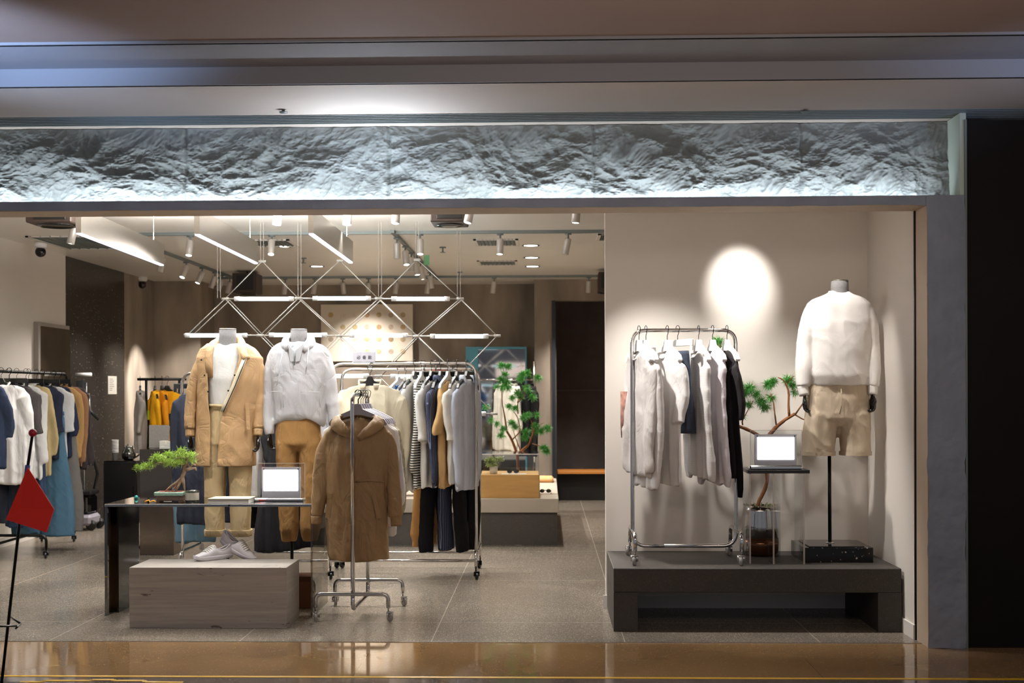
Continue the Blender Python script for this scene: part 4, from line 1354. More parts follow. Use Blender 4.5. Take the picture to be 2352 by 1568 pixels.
def shell(rows_def, na=72, opened=None):
    """rows_def: (cx, cy, z, rx, ry, xl, xr) ; xl/xr front-edge x (None closed)"""
    rows = []
    for (cx, cy, z, rx, ry, xl_, xr_) in rows_def:
        row = []
        if xl_ is None:
            for k in range(na):
                a = 2 * math.pi * k / na
                ca, sa = math.cos(a), math.sin(a)
                row.append(Vector((cx + rx * math.copysign(abs(ca) ** .85, ca), cy + ry * math.copysign(abs(sa) ** .85, sa), z)))
        else:
            aL = -math.acos(max(-.999, min(.999, (xl_ - cx) / rx)))
            aR = -math.acos(max(-.999, min(.999, (xr_ - cx) / rx)))
            a1 = aR - 2 * math.pi
            for k in range(na):
                a = blend(aL, a1, k / (na - 1))
                ca, sa = math.cos(a), math.sin(a)
                row.append(Vector((cx + rx * math.copysign(abs(ca) ** .9, ca), cy + ry * math.copysign(abs(sa) ** .9, sa), z)))
        rows.append(row)
    return rows
def interp_rows(keys, n):
    """keys sorted by z descending, each tuple of floats; smooth resample"""
    out = []
    for i in range(n + 1):
        z = blend(keys[0][2], keys[-1][2], i / n)
        for a, b in zip(keys[:-1], keys[1:]):
            if a[2] >= z >= b[2]:
                t = (a[2] - z) / max(1e-9, a[2] - b[2])
                out.append(tuple(None if (u is None or v is None) else (blend(u, v, t)) for u, v in zip(a, b)))
                break
    return out
def loft(keys, n, na=72, closed=True, flip=False):
    return MB().grid(shell(interp_rows(keys, n), na), closed=closed, flip=flip)

class Fig:
    """pixel measured figure on plane Y: x(px), z(py)"""
    def __init__(s, cx, Y): s.Y = Y; s.cx = cx
    def x(s, px, py=900): return P(px, py, s.Y).x
    def z(s, py): return P(s.cx, py, s.Y).z
    def p(s, px, py, dy=0.0): return P(px, py, s.Y) + Vector((0, dy, 0))
    def key(s, x0, x1, py, ry, xl_=None, xr_=None, dy=0.0):
        a, b = s.x(x0, py), s.x(x1, py)
        return ((a + b) / 2, s.Y + dy, s.z(py), (b - a) / 2, ry, None if xl_ is None else s.x(xl_, py), None if xr_ is None else s.x(xr_, py))
def loft_closed(keys, n, na=72):
    return capped(shell(interp_rows(keys, n), na))
def arm(f, pts, rads, n=24, flat=1.0):
    P_ = [f.p(a, b, c) for a, b, c in pts]
    Q, Rr = [], []
    for i in range(len(P_) - 1):
        for k in range(5):
            u = k / 5
            Q.append(P_[i].lerp(P_[i + 1], u)); Rr.append(blend(rads[i], rads[i + 1], u))
    Q.append(P_[-1]); Rr.append(rads[-1])
    for _ in range(2):
        Q = [Q[0]] + [(Q[i - 1] + Q[i] * 2 + Q[i + 1]) / 4 for i in range(1, len(Q) - 1)] + [Q[-1]]
    return MB().tube(Q, Rr, n, True, flat)
def neck_form(t, f, x0, x1, y0, y1, name='neck'):
    c = f.p((x0 + x1) / 2, y0)
    r = (f.x(x1) - f.x(x0)) / 2
    z0, z1 = f.z(y1) - 0.03, f.z(y0)
    MB().lathe([(r * 1.35, 0), (r * 1.12, 0.03), (r * 1.02, (z1 - z0) * .6), (r, z1 - z0)], (c.x, c.y, z0), 32).build(name, M['mannequin_fabric'], t, True)
    MB().lathe([(r * 1.0, 0), (r * 1.03, 0.003), (r * 1.0, 0.008), (0.001, 0.009)], (c.x, c.y, z1), 32).build('neck_cap', M['steel'], t, True)
def arm_sleeve(t, f, pts, rads, m, name='sleeve', seed=0, wr=0.012, flat=1.0, label=None):
    P_ = [f.p(a, b, c) for a, b, c in pts]
    # densify
    Q, Rr = [], []
    for i in range(len(P_) - 1):
        for k in range(5):
            u = k / 5
            Q.append(P_[i].lerp(P_[i + 1], u)); Rr.append(blend(rads[i], rads[i + 1], u))
    Q.append(P_[-1]); Rr.append(rads[-1])
    # smooth path
    for _ in range(2):
        Q = [Q[0]] + [(Q[i - 1] + Q[i] * 2 + Q[i + 1]) / 4 for i in range(1, len(Q) - 1)] + [Q[-1]]
    return MB().tube(Q, Rr, 28, True, flat).build(name, m, t, True, wr=(wr, 11, seed, .3), label=label)

# --- shorts mannequin in the window
f = Fig(1927, 8.15)
t = thing('mannequin', 'headless mannequin in white sweatshirt and beige shorts on a black granite base', 'mannequin', (f.x(1905), 8.17, ZP + 0.095))
neck_form(t, f, 1909, 1948, 646, 678)
sw = cloth((222, 217, 212), crease=.1)
K = [f.key(1908, 1950, 668, .045), f.key(1896, 1962, 675, .062), f.key(1868, 1986, 684, .075), f.key(1853, 2001, 698, .085), f.key(1851, 2003, 740, .105), f.key(1855, 1998, 790, .115), f.key(1856, 1996, 830, .118), f.key(1853, 1998, 862, .125), f.key(1857, 1993, 872, .120), f.key(1859, 1990, 885, .112)]
fuse(merge(loft_closed(K, 60), arm(f, [(1885, 698, 0), (1866, 712, 0), (1857, 752, 0), (1849, 800, .0), (1843, 850, -.03), (1841, 888, -.05)], [.04, .052, .062, .060, .056, .042]),
     arm(f, [(1970, 698, 0), (1990, 712, 0), (1998, 752, 0), (2001, 800, .0), (2003, 850, -.03), (2000, 888, -.05)], [.04, .050, .056, .052, .048, .038])), .008).build('sweatshirt', sw, t, True, wr=(0.008, 7, 3, .6), label='plain white crew-neck sweatshirt')
MB().tube([(f.x(1928.5) + .062 * math.cos(a), 8.15 + .052 * math.sin(a), f.z(671) - .012 * (1 if math.sin(a) < 0 else -.4) * abs(math.sin(a))) for a in [2 * math.pi * k / 24 for k in range(25)]], .009, 8, False).build('neckband', sw, t, True)
arm_sleeve(t, f, [(1840, 886, -.05), (1843, 908, -.06)], [.034, .031], sw, 'cuff', wr=0.001)
arm_sleeve(t, f, [(2000, 886, -.05), (1999, 906, -.06)], [.032, .029], sw, 'cuff', wr=0.001)
add_hand(t, f.p(1844, 911, -.06), -1, R(-25)).scale = (.78, .78, .78)
add_hand(t, f.p(1999, 910, -.06), 1, R(25)).scale = (.78, .78, .78)
sh = cloth((188, 172, 150), crease=.18)
def bottoms(t, f, m, name, hipkeys, legs, seed, label=None, voxel=.008, wr=.010, hem=None):
    """hips plus two legs as one surface; legs: list of key lists"""
    h = hipkeys[-1]
    hipkeys = hipkeys + [(h[0], h[1], h[2] - .05, h[3] * .80, h[4] * .55, None, None)]
    mb = loft_closed(hipkeys, 20)
    for K in legs:
        k0 = K[0]
        K = [(k0[0], k0[1], k0[2], k0[3] * .98, k0[4] * .80, None, None), (k0[0], k0[1], k0[2] - .06, k0[3], k0[4], None, None)] + K[1:]
        q = loft_closed(K, 40, 48); mb.add(q.v, q.f)
    fuse(mb, voxel).build(name, m, t, True, wr=(wr, 8, seed, .6), label=label)
bottoms(t, f, sh, 'shorts', [f.key(1857, 1990, 880, .095), f.key(1851, 1995, 915, .108), f.key(1847, 1997, 962, .112)],
        [[f.key(1848, 1927, 930, .104), f.key(1843, 1922, 990, .102), f.key(1841, 1917, 1044, .100)], [f.key(1918, 1997, 930, .104), f.key(1925, 1998, 990, .102), f.key(1930, 1999, 1044, .100)]], 3, 'beige cotton shorts', wr=.012)
for a, b in ((1840, 1918), (1929, 2000)):
    K = [f.key(a, b, 1036, .104), f.key(a, b, 1045, .103)]
    loft(K, 2, flip=True).build('hem', sh, t, True, wr=(0.004, 12, a, .6))
MB().tube([f.p(1922, 892, -.121), f.p(1923, 930, -.127), f.p(1918, 950, -.125)], .003, 6).build('fly_seam', cloth((160, 144, 122)), t, True)
MB().tube([f.p(1905, 1040), Vector((f.x(1905), 8.15, ZP + .100))], .0115, 12).build('pole', M['black_metal'], t, True)
MB().lathe([(.03, 0), (.03, .003), (.014, .008)], (f.x(1905), 8.15, ZP + .100), 20).build('pole_flange', M['chrome'], t, True)
gx0, gx1 = PX(1846, 7.95, 1275), PX(2006, 7.95, 1275)
MB().box(gx0, gx1, 7.95, 8.36, ZP, ZP + .094, .002).build('base', M['granite'], t)
MB().box(gx0 + .04, gx1 - .05, 7.97, 8.33, ZP + .0945, ZP + .100, .001).build('base_plate', M['black_gloss'], t)

# --- tan coat mannequin
f = Fig(522, 8.95)
t = thing('mannequin', 'headless mannequin in open tan hooded coat over white tee, behind the glass table', 'mannequin', (f.x(522), 8.98, 0))
neck_form(t, f, 504, 542, 757, 797)
tee = cloth((228, 224, 218), crease=.15)
K = [f.key(500, 548, 790, .055), f.key(488, 558, 797, .075), f.key(478, 568, 815, .095), f.key(478, 568, 870, .118), f.key(482, 562, 930, .112)]
loft(K, 36, flip=True).build('t_shirt', tee, t, True, wr=(0.005, 8, 2, .3), solid=.003, label='plain white t-shirt')
pc = cloth((206, 182, 140), crease=.3)
bottoms(t, f, pc, 'trousers', [f.key(486, 560, 924, .095), f.key(478, 568, 960, .108), f.key(470, 577, 1020, .112)],
        [[f.key(471, 521, 990, .10), f.key(469, 520, 1075, .092), f.key(472, 516, 1150, .080), f.key(474, 514, 1226, .072)], [f.key(525, 577, 990, .10), f.key(526, 578, 1075, .092), f.key(528, 576, 1150, .080), f.key(530, 575, 1226, .072)]], 5, 'cream cotton trousers with rolled hems', wr=.009)
MB().tube([f.p(490 + 62 * k / 10, 930 + 1.5 * math.sin(math.pi * k / 10), -.105 - .016 * math.sin(math.pi * k / 10)) for k in range(11)], .010, 8, True, .5).build('waistband', pc, t, True)
for i, (a, b) in enumerate(((474, 514), (530, 575))):
    K = [f.key(a - 2.5, b + 2.5, 1215, .080), f.key(a - 3, b + 3, 1222, .082), f.key(a - 2, b + 2, 1230, .078)]
    loft(K, 6, flip=True).build('rolled_hem', pc, t, True, wr=(0.004, 14, 9 + i, .5), solid=.006)
coat = add_crease(mat('tan_nylon', (184, 148, 106), 0.5, var=0.05, vscale=12), 0.35, 5, .02, .15, 120, stretch=(1.2, 1.2, 1.0))
lining = cloth((166, 128, 80))
K = [f.key(478, 566, 790, .075, 489, 547), f.key(462, 588, 802, .095, 488, 549), f.key(454, 604, 822, .112, 487, 555), f.key(456, 603, 870, .130, 489, 544),
     f.key(456, 598, 920, .135, 491, 528), f.key(452, 592, 970, .140, 496, 519), f.key(450, 589, 1020, .145, 496, 515), f.key(448, 589, 1058, .148, 496, 513), f.key(449, 588, 1069, .144, 496, 513)]
loft(K, 90, 110, closed=False).build('coat', coat, t, True, wr=(0.016, 6, 12, .5), solid=.006, label='long tan hooded coat hanging open')
arm_sleeve(t, f, [(492, 800, .01), (472, 818, 0), (455, 856, .0), (444, 900, .0), (440, 950, -.02), (440, 984, -.04)], [.03, .046, .054, .046, .044, .038], coat, seed=14, wr=.014)
arm_sleeve(t, f, [(566, 802, .01), (584, 818, 0), (595, 860, .0), (598, 910, -.01), (597, 955, -.03), (596, 984, -.05)], [.03, .046, .050, .042, .042, .038], coat, seed=17, wr=.014)
arm_sleeve(t, f, [(440, 985, -.04), (441, 1002, -.05)], [.034, .032], coat, 'cuff', wr=.002)
arm_sleeve(t, f, [(596, 985, -.05), (596, 1000, -.06)], [.036, .033], coat, 'cuff', wr=.002)
add_hand(t, f.p(442, 1005, -.05), -1, R(-25)).scale = (.72, .72, .72)
add_hand(t, f.p(597, 1003, -.06), 1, R(25)).scale = (.8, .8, .8)
# hood collar
hp = [(490, 868, -.10), (487, 828, -.10), (488, 800, -.07), (496, 782, .03), (523, 772, .09), (549, 780, .04), (560, 796, -.06), (568, 814, -.10), (574, 826, -.11)]
MB().tube(bend_path([f.p(*q) for q in hp], .03, 4), [.012, .016, .02, .024, .028] + [.034] * 100 if False else .030, 16, True, 0.6).build('hood', coat, t, True, wr=(.012, 12, 3, .3), label='hood folded down around the neck')
# lapel zip placket
pl_ = [f.p(572, 822, -.118), f.p(562, 850, -.135), f.p(549, 885, -.146), f.p(531, 925, -.148), f.p(522, 945, -.148)]
MB().tube(pl_, .016, 8, True, .25).build('zip_placket', mat('cream_placket', (222, 208, 180), .7, bump=.4, bscale=60), t, True, label='cream zip placket of the coat')
MB().tube([p + Vector((.012, -.008, .0)) for p in pl_], .003, 6).build('zip', M['black_metal'], t, True)
for q in ((471, 827, -.098), (479, 862, -.108), (488, 899, -.118), (551, 862, -.152), (537, 897, -.157)):
    MB().ball(f.p(*q), .0065, 6, (1, .5, 1)).build('snap_button', M['black_metal'], t, True)
MB().obox(f.p(452, 930, -.135), f.p(449, 980, -.14), .026, .008, up=(0, -1, 0)).build('pocket_flap', coat, t)
MB().obox(f.p(577, 925, -.125), f.p(581, 985, -.13), .026, .008, up=(0, -1, 0)).build('pocket_flap', coat, t)
MB().tube([f.p(523, 1225, .0), Vector((f.x(523), 8.95, .010))], .010, 10).build('pole', M['black_metal'], t, True)
MB().lathe([(.15, 0), (.15, .008), (.012, .011)], (f.x(523), 8.95, .0), 30).build('base', M['black_metal'], t, True)

# --- white pullover mannequin
f = Fig(686, 8.95)
t = thing('mannequin', 'headless mannequin in white hooded pullover and caramel joggers', 'mannequin', (f.x(684), 8.98, 0))
neck_form(t, f, 668, 705, 758, 800)
wp = add_crease(mat('white_nylon', (196, 194, 196), 0.5, var=0.03, vscale=12), 0.35, 5, .018, .15, 120)
K = [f.key(650, 724, 786, .075), f.key(632, 742, 795, .092), f.key(619, 755, 808, .105), f.key(619, 757, 840, .118), f.key(626, 752, 880, .124), f.key(629, 748, 920, .128), f.key(629, 748, 948, .128), f.key(634, 743, 955, .122)]
mb = loft_closed(K, 60)
zc = f.z(948)
cxm = f.x(686)
for v in mb.v:
    if v.z < zc + .09 and v.y < 8.95 + .05:
        k = (zc + .09 - v.z) / .09
        v.z -= .075 * k * min(1, (abs(v.x - cxm) / .2)) ** 1.6
fuse(merge(mb, arm(f, [(655, 796, 0), (632, 812, 0), (622, 852, .0), (618, 905, .0), (618, 960, -.02), (622, 985, -.04), (623, 998, -.04)], [.035, .048, .052, .042, .040, .038, .034]),
     arm(f, [(718, 796, 0), (742, 812, 0), (754, 852, .0), (762, 905, .0), (768, 950, -.02), (772, 990, -.04)], [.035, .048, .052, .044, .042, .040])), .008).build('pullover', wp, t, True, wr=(0.012, 8, 31, .6), label='white hooded half-zip pullover')
add_hand(t, f.p(623, 1001, -.04), -1, R(-25)).scale = (.78, .78, .78)
add_hand(t, f.p(773, 994, -.04), 1, R(25)).scale = (.78, .78, .78)
hp = [(672, 802, -.10), (662, 792, -.09), (656, 782, -.04), (664, 772, .05), (686, 767, .08), (710, 772, .05), (718, 784, -.04), (712, 794, -.09), (700, 804, -.10)]
MB().tube(bend_path([f.p(*q) for q in hp], .03, 4), .034, 16, True, .65).build('hood', wp, t, True, wr=(.012, 12, 5, .3), label='white hood folded down')
MB().prism([(f.x(670) - 0, f.z(790)), (f.x(682), f.z(806)), (f.x(684), f.z(832)), (f.x(676), f.z(830))], 8.95 - .132, 8.95 - .100).build('collar_flap', wp, t)
MB().prism([(f.x(706) - 0, f.z(790)), (f.x(697), f.z(830)), (f.x(688), f.z(832)), (f.x(688), f.z(806))], 8.95 - .132, 8.95 - .100).build('collar_flap', wp, t)
MB().tube([f.p(686, 806, -.146), f.p(686, 840, -.150)], .004, 6).build('zip', M['vent_metal'], t, True)
MB().tube([f.p(658, 806, -.12), f.p(652, 840, -.135), f.p(650, 868, -.14), f.p(645, 885, -.142)], .0035, 6).build('drawstring', wp, t, True)
MB().tube([f.p(716, 800, -.12), f.p(713, 840, -.135), f.p(712, 846, -.14)], .0035, 6).build('drawstring', wp, t, True)
for x0_, x1_ in ((627, 661), (700, 744)):
    MB().tube([f.p(x0_, 900, -.142 if x0_ > 640 else -.12), f.p(x0_ + (x1_ - x0_) * .3, 899, -.146), f.p(x1_ - 3, 900, -.146 if x1_ < 700 else -.12), f.p(x1_, 935, -.146)], .0022, 6).build('pocket_seam', wp, t, True)
jg = cloth((160, 121, 74), crease=.4)
bottoms(t, f, jg, 'joggers', [f.key(640, 731, 944, .098), f.key(636, 735, 975, .112), f.key(633, 738, 1020, .118)],
        [[f.key(634, 685, 1000, .105), f.key(636, 684, 1080, .096), f.key(639, 684, 1160, .088), f.key(641, 684, 1212, .080), f.key(644, 682, 1228, .066), f.key(647, 679, 1242, .052)],
         [f.key(687, 738, 1000, .105), f.key(688, 738, 1080, .096), f.key(689, 737, 1160, .088), f.key(690, 736, 1212, .080), f.key(693, 734, 1228, .066), f.key(696, 731, 1242, .052)]], 35, 'caramel brown jogger trousers with gathered cuffs', wr=.011)
MB().tube([f.p(670, 1235, .0), Vector((f.x(670), 8.95, .010))], .012, 10).build('pole', M['black_metal'], t, True)
MB().lathe([(.15, 0), (.15, .008), (.012, .011)], (f.x(670), 8.95, .0), 30).build('base', M['black_metal'], t, True)

# ------------------------------------------------------------------ chrome double racks in the middle
def double_rack(label, x0, x1, yf, yb, zf, zb_, group=None):
    t = thing('double_clothes_rack', label, 'clothes rack', ((x0 + x1) / 2, (yf + yb) / 2, 0), 0, group)
    for y, z, inset in ((yf, zf, 0.0), (yb, zb_, 0.0)):
        MB().tube(bend_path([(x0, y, 0.16), (x0, y, z), (x1, y, z), (x1, y, 0.16)], 0.10), 0.0125, 12).build('frame', M['chrome'], t, True)
        MB().tube([(x0, y, 0.135), (x1, y, 0.135)], 0.0115, 10).build('bottom_rail', M['chrome'], t, True)
    for x in (x0, x1):
        MB().tube(bend_path([(x, yf - .07, 0.085), (x, yf - .07, 0.21), (x, yb + .07, 0.21), (x, yb + .07, 0.085)], 0.07), 0.012, 12).build('foot', M['chrome'], t, True)
        caster(t, (x, yf - .07, 0), M['black_plastic'], -1.2)
        caster(t, (x, yb + .07, 0), M['black_plastic'], -2.0)
    return t
YF1, YB1 = 9.92, 10.42
ZF1, ZB1 = PZ(834, YF1), PZ(847, YB1)
rx0, rx1 = -1.70, PX(1093, YF1)
double_rack('chrome double rolling rack of shirts and trousers beyond the brown parka', rx0, rx1, YF1, YB1, ZF1, ZB1)
gm = 'clothes on the middle chrome rack'
def mf(px): return (PX(px, YF1), YF1, ZF1 + 0.0125)
def mk(px): return (PX(px, YB1), YB1, ZB1 + 0.0125)
strp = stripes('black_white_stripes', (24, 24, 26), (226, 222, 214), 16, 'Z', 0.5)
pin = stripes('navy_pinstripe', (28, 36, 62), (110, 118, 140), 18, 'X', 0.93)
kw = dict(group=gm, hw=0.185, depth=0.028, out=0.02, folds=.35)
items = [
    ('denim_shirt', (34, 78, 128), 'strong blue denim shirt behind the cream jacket', 'shirt', 0.50, 0.42, mk(915), 62, None, {}),
    ('long_sleeve_shirt', (190, 196, 212), 'pale blue-grey shirt beside the strong blue denim shirt', 'shirt', 0.62, 0.5, mk(932), 66, None, {}),
    ('long_sleeve_shirt', (226, 222, 216), 'off-white long-sleeve shirt left of the black and white striped top', 'shirt', 0.86, 0.72, mf(952), 62, None, dict(collar=(228, 224, 218))),
    ('striped_top', (200, 200, 200), 'black and white striped top on the middle rack', 'top', 0.84, 0.66, mf(968), 72, strp, {}),
    ('t_shirt', (228, 225, 220), 'white tee with wide short sleeves right of the striped top', 't-shirt', 0.84, 0.42, mf(991), 66, None, dict(r0=.08, r1=.08)),
    ('pinstripe_shirt', (34, 44, 74), 'navy pinstripe shirt on the middle rack', 'shirt', 0.84, 0.74, mf(1012), 68, pin, dict(collar=(34, 44, 74))),
    ('t_shirt', (196, 160, 112), 'tan short-sleeve tee between navy pinstripe shirt and white tee', 't-shirt', 0.84, 0.36, mf(1029), 66, None, dict(r0=.08, r1=.085)),
    ('t_shirt', (226, 222, 214), 'off-white tee right of the tan tee', 't-shirt', 0.82, 0.42, mf(1050), 68, None, dict(r0=.078, r1=.075)),
    ('long_sleeve_shirt', (192, 197, 212), 'pale blue long-sleeve shirt at the right end of the middle rack', 'shirt', 0.86, 0.76, mf(1073), 62, None, dict(collar=(200, 204, 216))),
    ('long_sleeve_shirt', (26, 26, 30), 'black shirt hidden behind the pale blue shirt', 'shirt', 0.80, 0.70, mk(1084), 70, None, {}),
    ('red_top', (206, 52, 30), 'red top peeking between white tee and pinstripe shirt', 'top', 0.40, 0.2, mk(1003), 70, None, {}),
    ('long_sleeve_shirt', (214, 210, 204), 'pale shirt on the rear rail behind the striped top', 'shirt', 0.70, 0.60, mk(975), 72, None, {}),
    ('long_sleeve_shirt', (40, 50, 72), 'dark navy shirt on the rear rail behind the tan tee', 'shirt', 0.75, 0.65, mk(1040), 74, None, {}),
]
for i, (nm, rgb, lab, cat, ln, sl, loc, rz, mt, ex) in enumerate(items):
    g = garment(nm, rgb, lab, cat, length=ln, sleeve=sl, seed=40 + i, material=mt, zsh=-0.20, voxel=.010, **kw, **ex)
    hang(g, loc, R(rz + 8), 'velvet', M['black_plastic'] if i % 3 else M['white_plastic'], lab.split(' on the ')[0].split(' beside ')[0].split(' right of ')[0].split(' left of ')[0].split(' between ')[0].split(' behind the ')[0].split(' peeking ')[0].split(' at the ')[0].split(' hidden ')[0] + ' number' * 0, gm + ' hangers')
# trousers below, clipped on low hangers
bl = [((193, 147, 92), 'tan gathered trousers hanging low on the middle rack', 975, 1255, 60, True), ((22, 22, 27), 'black trousers hanging low between tan and pinstripe trousers', 1000, 1268, 50, False),
      ((26, 34, 62), 'navy pinstripe trousers hanging low on the middle rack', 1042, 1262, 52, False), ((18, 18, 22), 'black trousers at the right end of the middle rack', 1070, 1266, 62, False)]
for i, (rgb, lab, px, yb_, rz, ga) in enumerate(bl):
    L_ = (ZF1 - PZ(yb_, 10.1)) - 0.35
    g = pants_hung('trousers', rgb, lab, 0.16, L_, 60 + i, gm, gather=ga, flare=1.25, depth=.05, ztop=-0.36, material=pin if 'navy' in lab else None)
    p = (PX(px, 10.13), 10.15, ZF1 + .0125)
    hang(g, p, R(rz), 'clip', M['black_plastic'], lab.split(' hanging')[0].split(' at the')[0], gm + ' hangers')
# front-facing cream jacket on the left of the rack
g = garment('cream_jacket', (206, 196, 172), 'cream jacket facing forward on a black velvet hanger at the middle rack', 'jacket', hw=0.245, length=0.72, sleeve=0.60, depth=0.07, seed=77, group=gm, collar=(206, 196, 172), zsh=-0.19, out=0.03, r0=.075)
hang(g, (PX(848, 9.65), YF1 - 0.22, ZF1 - 0.03), R(4), 'velvet', M['black_plastic'], 'cream jacket', gm + ' hangers')
MB().tube([(PX(848, 9.65), YF1, ZF1), (PX(848, 9.65), YF1 - 0.22, ZF1 - 0.0)], 0.006, 8).build('display_arm', M['chrome'], [o for o in bpy.data.objects if o.name == 'double_clothes_rack'][0], True)
# small sign on top of the rack
a, b = P(811, 830, YF1), P(862, 808, YF1)
t = thing('rack_sign', 'small grey card sign with three black characters on the rack', 'sign', ((a.x + b.x) / 2, YF1, ZF1 + .0125))
MB().box(a.x, b.x, YF1 - .006, YF1 + .006, ZF1 + .0128, b.z, .001).build('card', mat('grey_card', (190, 186, 194), .5), t)
fc = bpy.data.curves.new('lettering', 'FONT'); fc.body = '必 备 款'; fc.size = 0.032; fc.align_x = 'CENTER'; fc.align_y = 'CENTER'; fc.extrude = 0.0008; fc.space_character = 1.1
fc.materials.append(M['ink'])
fx = bpy.data.objects.new('tmp', fc); COL.objects.link(fx)
me_ = bpy.data.meshes.new_from_object(fx.evaluated_get(bpy.context.evaluated_depsgraph_get()))
bpy.data.objects.remove(fx)
fo = bpy.data.objects.new('lettering', me_); COL.objects.link(fo); fo.parent = t
fo.location = (0.002, -.0075, (b.z - ZF1) * 0.52 - .0125); fo.rotation_euler = (R(90), 0, 0)
# rack behind the mannequins
lx0, lx1 = PX(420, YF1), PX(748, YF1)
double_rack('chrome double rolling rack behind the two front mannequins', lx0, lx1, YF1 - .02, YB1, 1.62, 1.60)
gl = 'clothes on the rack behind the mannequins'
def lf(px, py=1000): return (PX(px, YF1 - .02), YF1 - .02, 1.6325)
navy = (26, 30, 42)
g = garment('long_coat', navy, 'dark navy long coat facing forward behind the tan coat mannequin', 'coat', hw=0.23, length=1.06, sleeve=0.72, depth=0.08, seed=81, group=gl, zsh=-0.20, out=0.03, collar=navy)
hang(g, (PX(462, 9.7), YF1 - .02, 1.6325), R(14), 'velvet', M['black_plastic'], 'dark navy long coat', gl + ' hangers')
g = pants_hung('jeans', (92, 118, 134), 'washed blue jeans hanging below the dark navy coat', 0.17, 0.95, 82, gl, ztop=-.44, flare=1.25)
hang(g, (PX(438, 10.3), YB1, 1.6125), R(12), 'clip', M['black_plastic'], 'washed blue jeans', gl + ' hangers')
for i, (rgb, lab, px, sl, ln, rz) in enumerate([((206, 204, 204), 'light grey shirt hanging between the two front mannequins', 606, .62, .86, 52), ((20, 20, 24), 'long black dress behind the white pullover mannequin', 668, .5, 1.27, 34), ((226, 224, 222), 'white shirt seen beyond the gap in the caramel joggers', 712, .6, .84, 60), ((188, 190, 200), 'lilac grey shirt behind the caramel joggers', 735, .6, 1.1, 60)]):
    g = garment('hanging_shirt' if 'dress' not in lab else 'black_dress', rgb, lab, 'shirt' if 'dress' not in lab else 'dress', hw=.20, length=ln, sleeve=sl, depth=.045, seed=85 + i, group=gl, zsh=-.2, out=.02, flare=1.5 if 'dress' in lab else 1.05)
    hang(g, lf(px), R(rz), 'velvet', M['black_plastic'], lab.split(' hanging')[0].split(' behind')[0].split(' seen')[0], gl + ' hangers')
g = pants_hung('trousers', (18, 18, 22), 'black trousers with pale drawstring between the two front mannequins', 0.15, 0.82, 91, gl, ztop=-.42)
MB().tube([(0.0, -.055, -.44), (.02, -.06, -.7), (.03, -.06, -.95)], .004, 6).build('drawstring', M['laces'], g, True, world=False)
hang(g, (PX(594, 9.9), YF1 + .02, 1.6325), R(30), 'clip', M['black_plastic'], 'black trousers with drawstring', gl + ' hangers')
g = pants_hung('trousers', (196, 200, 210), 'pale grey narrow trousers between the jogger legs', 0.10, 0.95, 92, gl, ztop=-.40)
hang(g, (PX(690, 10.3), YB1, 1.6125), R(60), 'clip', M['black_plastic'], 'pale grey narrow trousers', gl + ' hangers')

# ------------------------------------------------------------------ brown parka rack in front
YP0, YP1 = 8.03, 8.63
xc0, xc1 = PX(810, YP0, 1200), PX(845, YP1, 1300)
t = thing('rolling_rail_stand', 'chrome T-shaped rolling stand holding the brown parka', 'clothes rack', ((xc0 + xc1) / 2, 8.33, 0))
zt2 = PZ(905, YP0)
r_ = 0.0135
MB().tube(bend_path([(xc0, YP0, 0.16), (xc0, YP0, zt2), (xc1, YP1, zt2 - .0), (xc1, YP1, 0.16)], 0.06), r_, 16).build('frame', M['chrome'], t, True)
MB().tube(bend_path([(xc0, YP0, 0.17), (xc0, YP0, 0.075), (xc1, YP1, 0.075), (xc1, YP1, 0.17)], 0.05), r_, 16).build('base_bar', M['chrome'], t, True)
for Y_, a_, b_, xc in ((YP0, PX(725, YP0, 1400), PX(892, YP0, 1400), xc0), (YP1, PX(770, YP1, 1400), PX(925, YP1, 1400), xc1)):
    MB().tube(bend_path([(a_, Y_, 0.085), (a_, Y_, 0.172), (b_, Y_, 0.172), (b_, Y_, 0.085)], 0.085, 10), r_, 16).build('foot', M['chrome'], t, True)
    caster(t, (a_, Y_, 0), M['clear_wheel'], -1.3)
    caster(t, (b_, Y_, 0), M['clear_wheel'], -0.9)
gp = 'clothes on the T-shaped stand'
ZR2 = zt2 + r_
parka_m = add_crease(mat('brown_nylon', (146, 117, 80), 0.6, var=.06, vscale=14), .35, 6, .02, .2, 120)
# parka with its own shaping
g = thing('brown_parka', 'long brown hooded parka hanging from the T-shaped stand', 'parka', (0, 0, 0), 0, gp)
sP = FPX / 8.16
def lx(px): return (px - 822) / sP
def lz(py): return 1.45 + (903 - py) / sP - ZR2
rows = []
keys = [(988, 752, 890, .045), (1005, 744, 900, .065), (1040, 748, 893, .085), (1120, 750, 888, .095), (1200, 750, 892, .10), (1270, 752, 892, .105), (1284, 754, 892, .10)]
def kx(py):
    for (ya, a0, b0, d0), (yb2, a1, b1, d1) in zip(keys[:-1], keys[1:]):
        if py <= yb2:
            u = (py - ya) / (yb2 - ya)
            return blend(a0, a1, u), blend(b0, b1, u), blend(d0, d1, u)
    return keys[-1][1:]
nt_ = 70
for j in range(nt_ + 1):
    v = j / nt_
    row = []
    for k in range(90):
        a = 2 * math.pi * k / 90
        ca, sa = math.cos(a), math.sin(a)
        py = blend(1284, 985, v)
        a0, b0, d0 = kx(py)
        x = blend(lx(a0), lx(b0), 0.5 + 0.5 * math.copysign(abs(ca) ** .85, ca))
        y = d0 * math.copysign(abs(sa) ** .8, sa)
        z = lz(py)
        if v > .85:   # raise to the collar
            k2 = (v - .85) / .15
            z += (1 - min(1, abs(x) / .2)) * .09 * k2
            y *= 1 - .5 * k2
        y += (1 - v) * .012 * math.sin(26 * x + 1) - (.012 if sa < 0 and abs(x + 0.012) < .02 else 0)
        row.append(Vector((x, y, z)))
    rows.append(row)
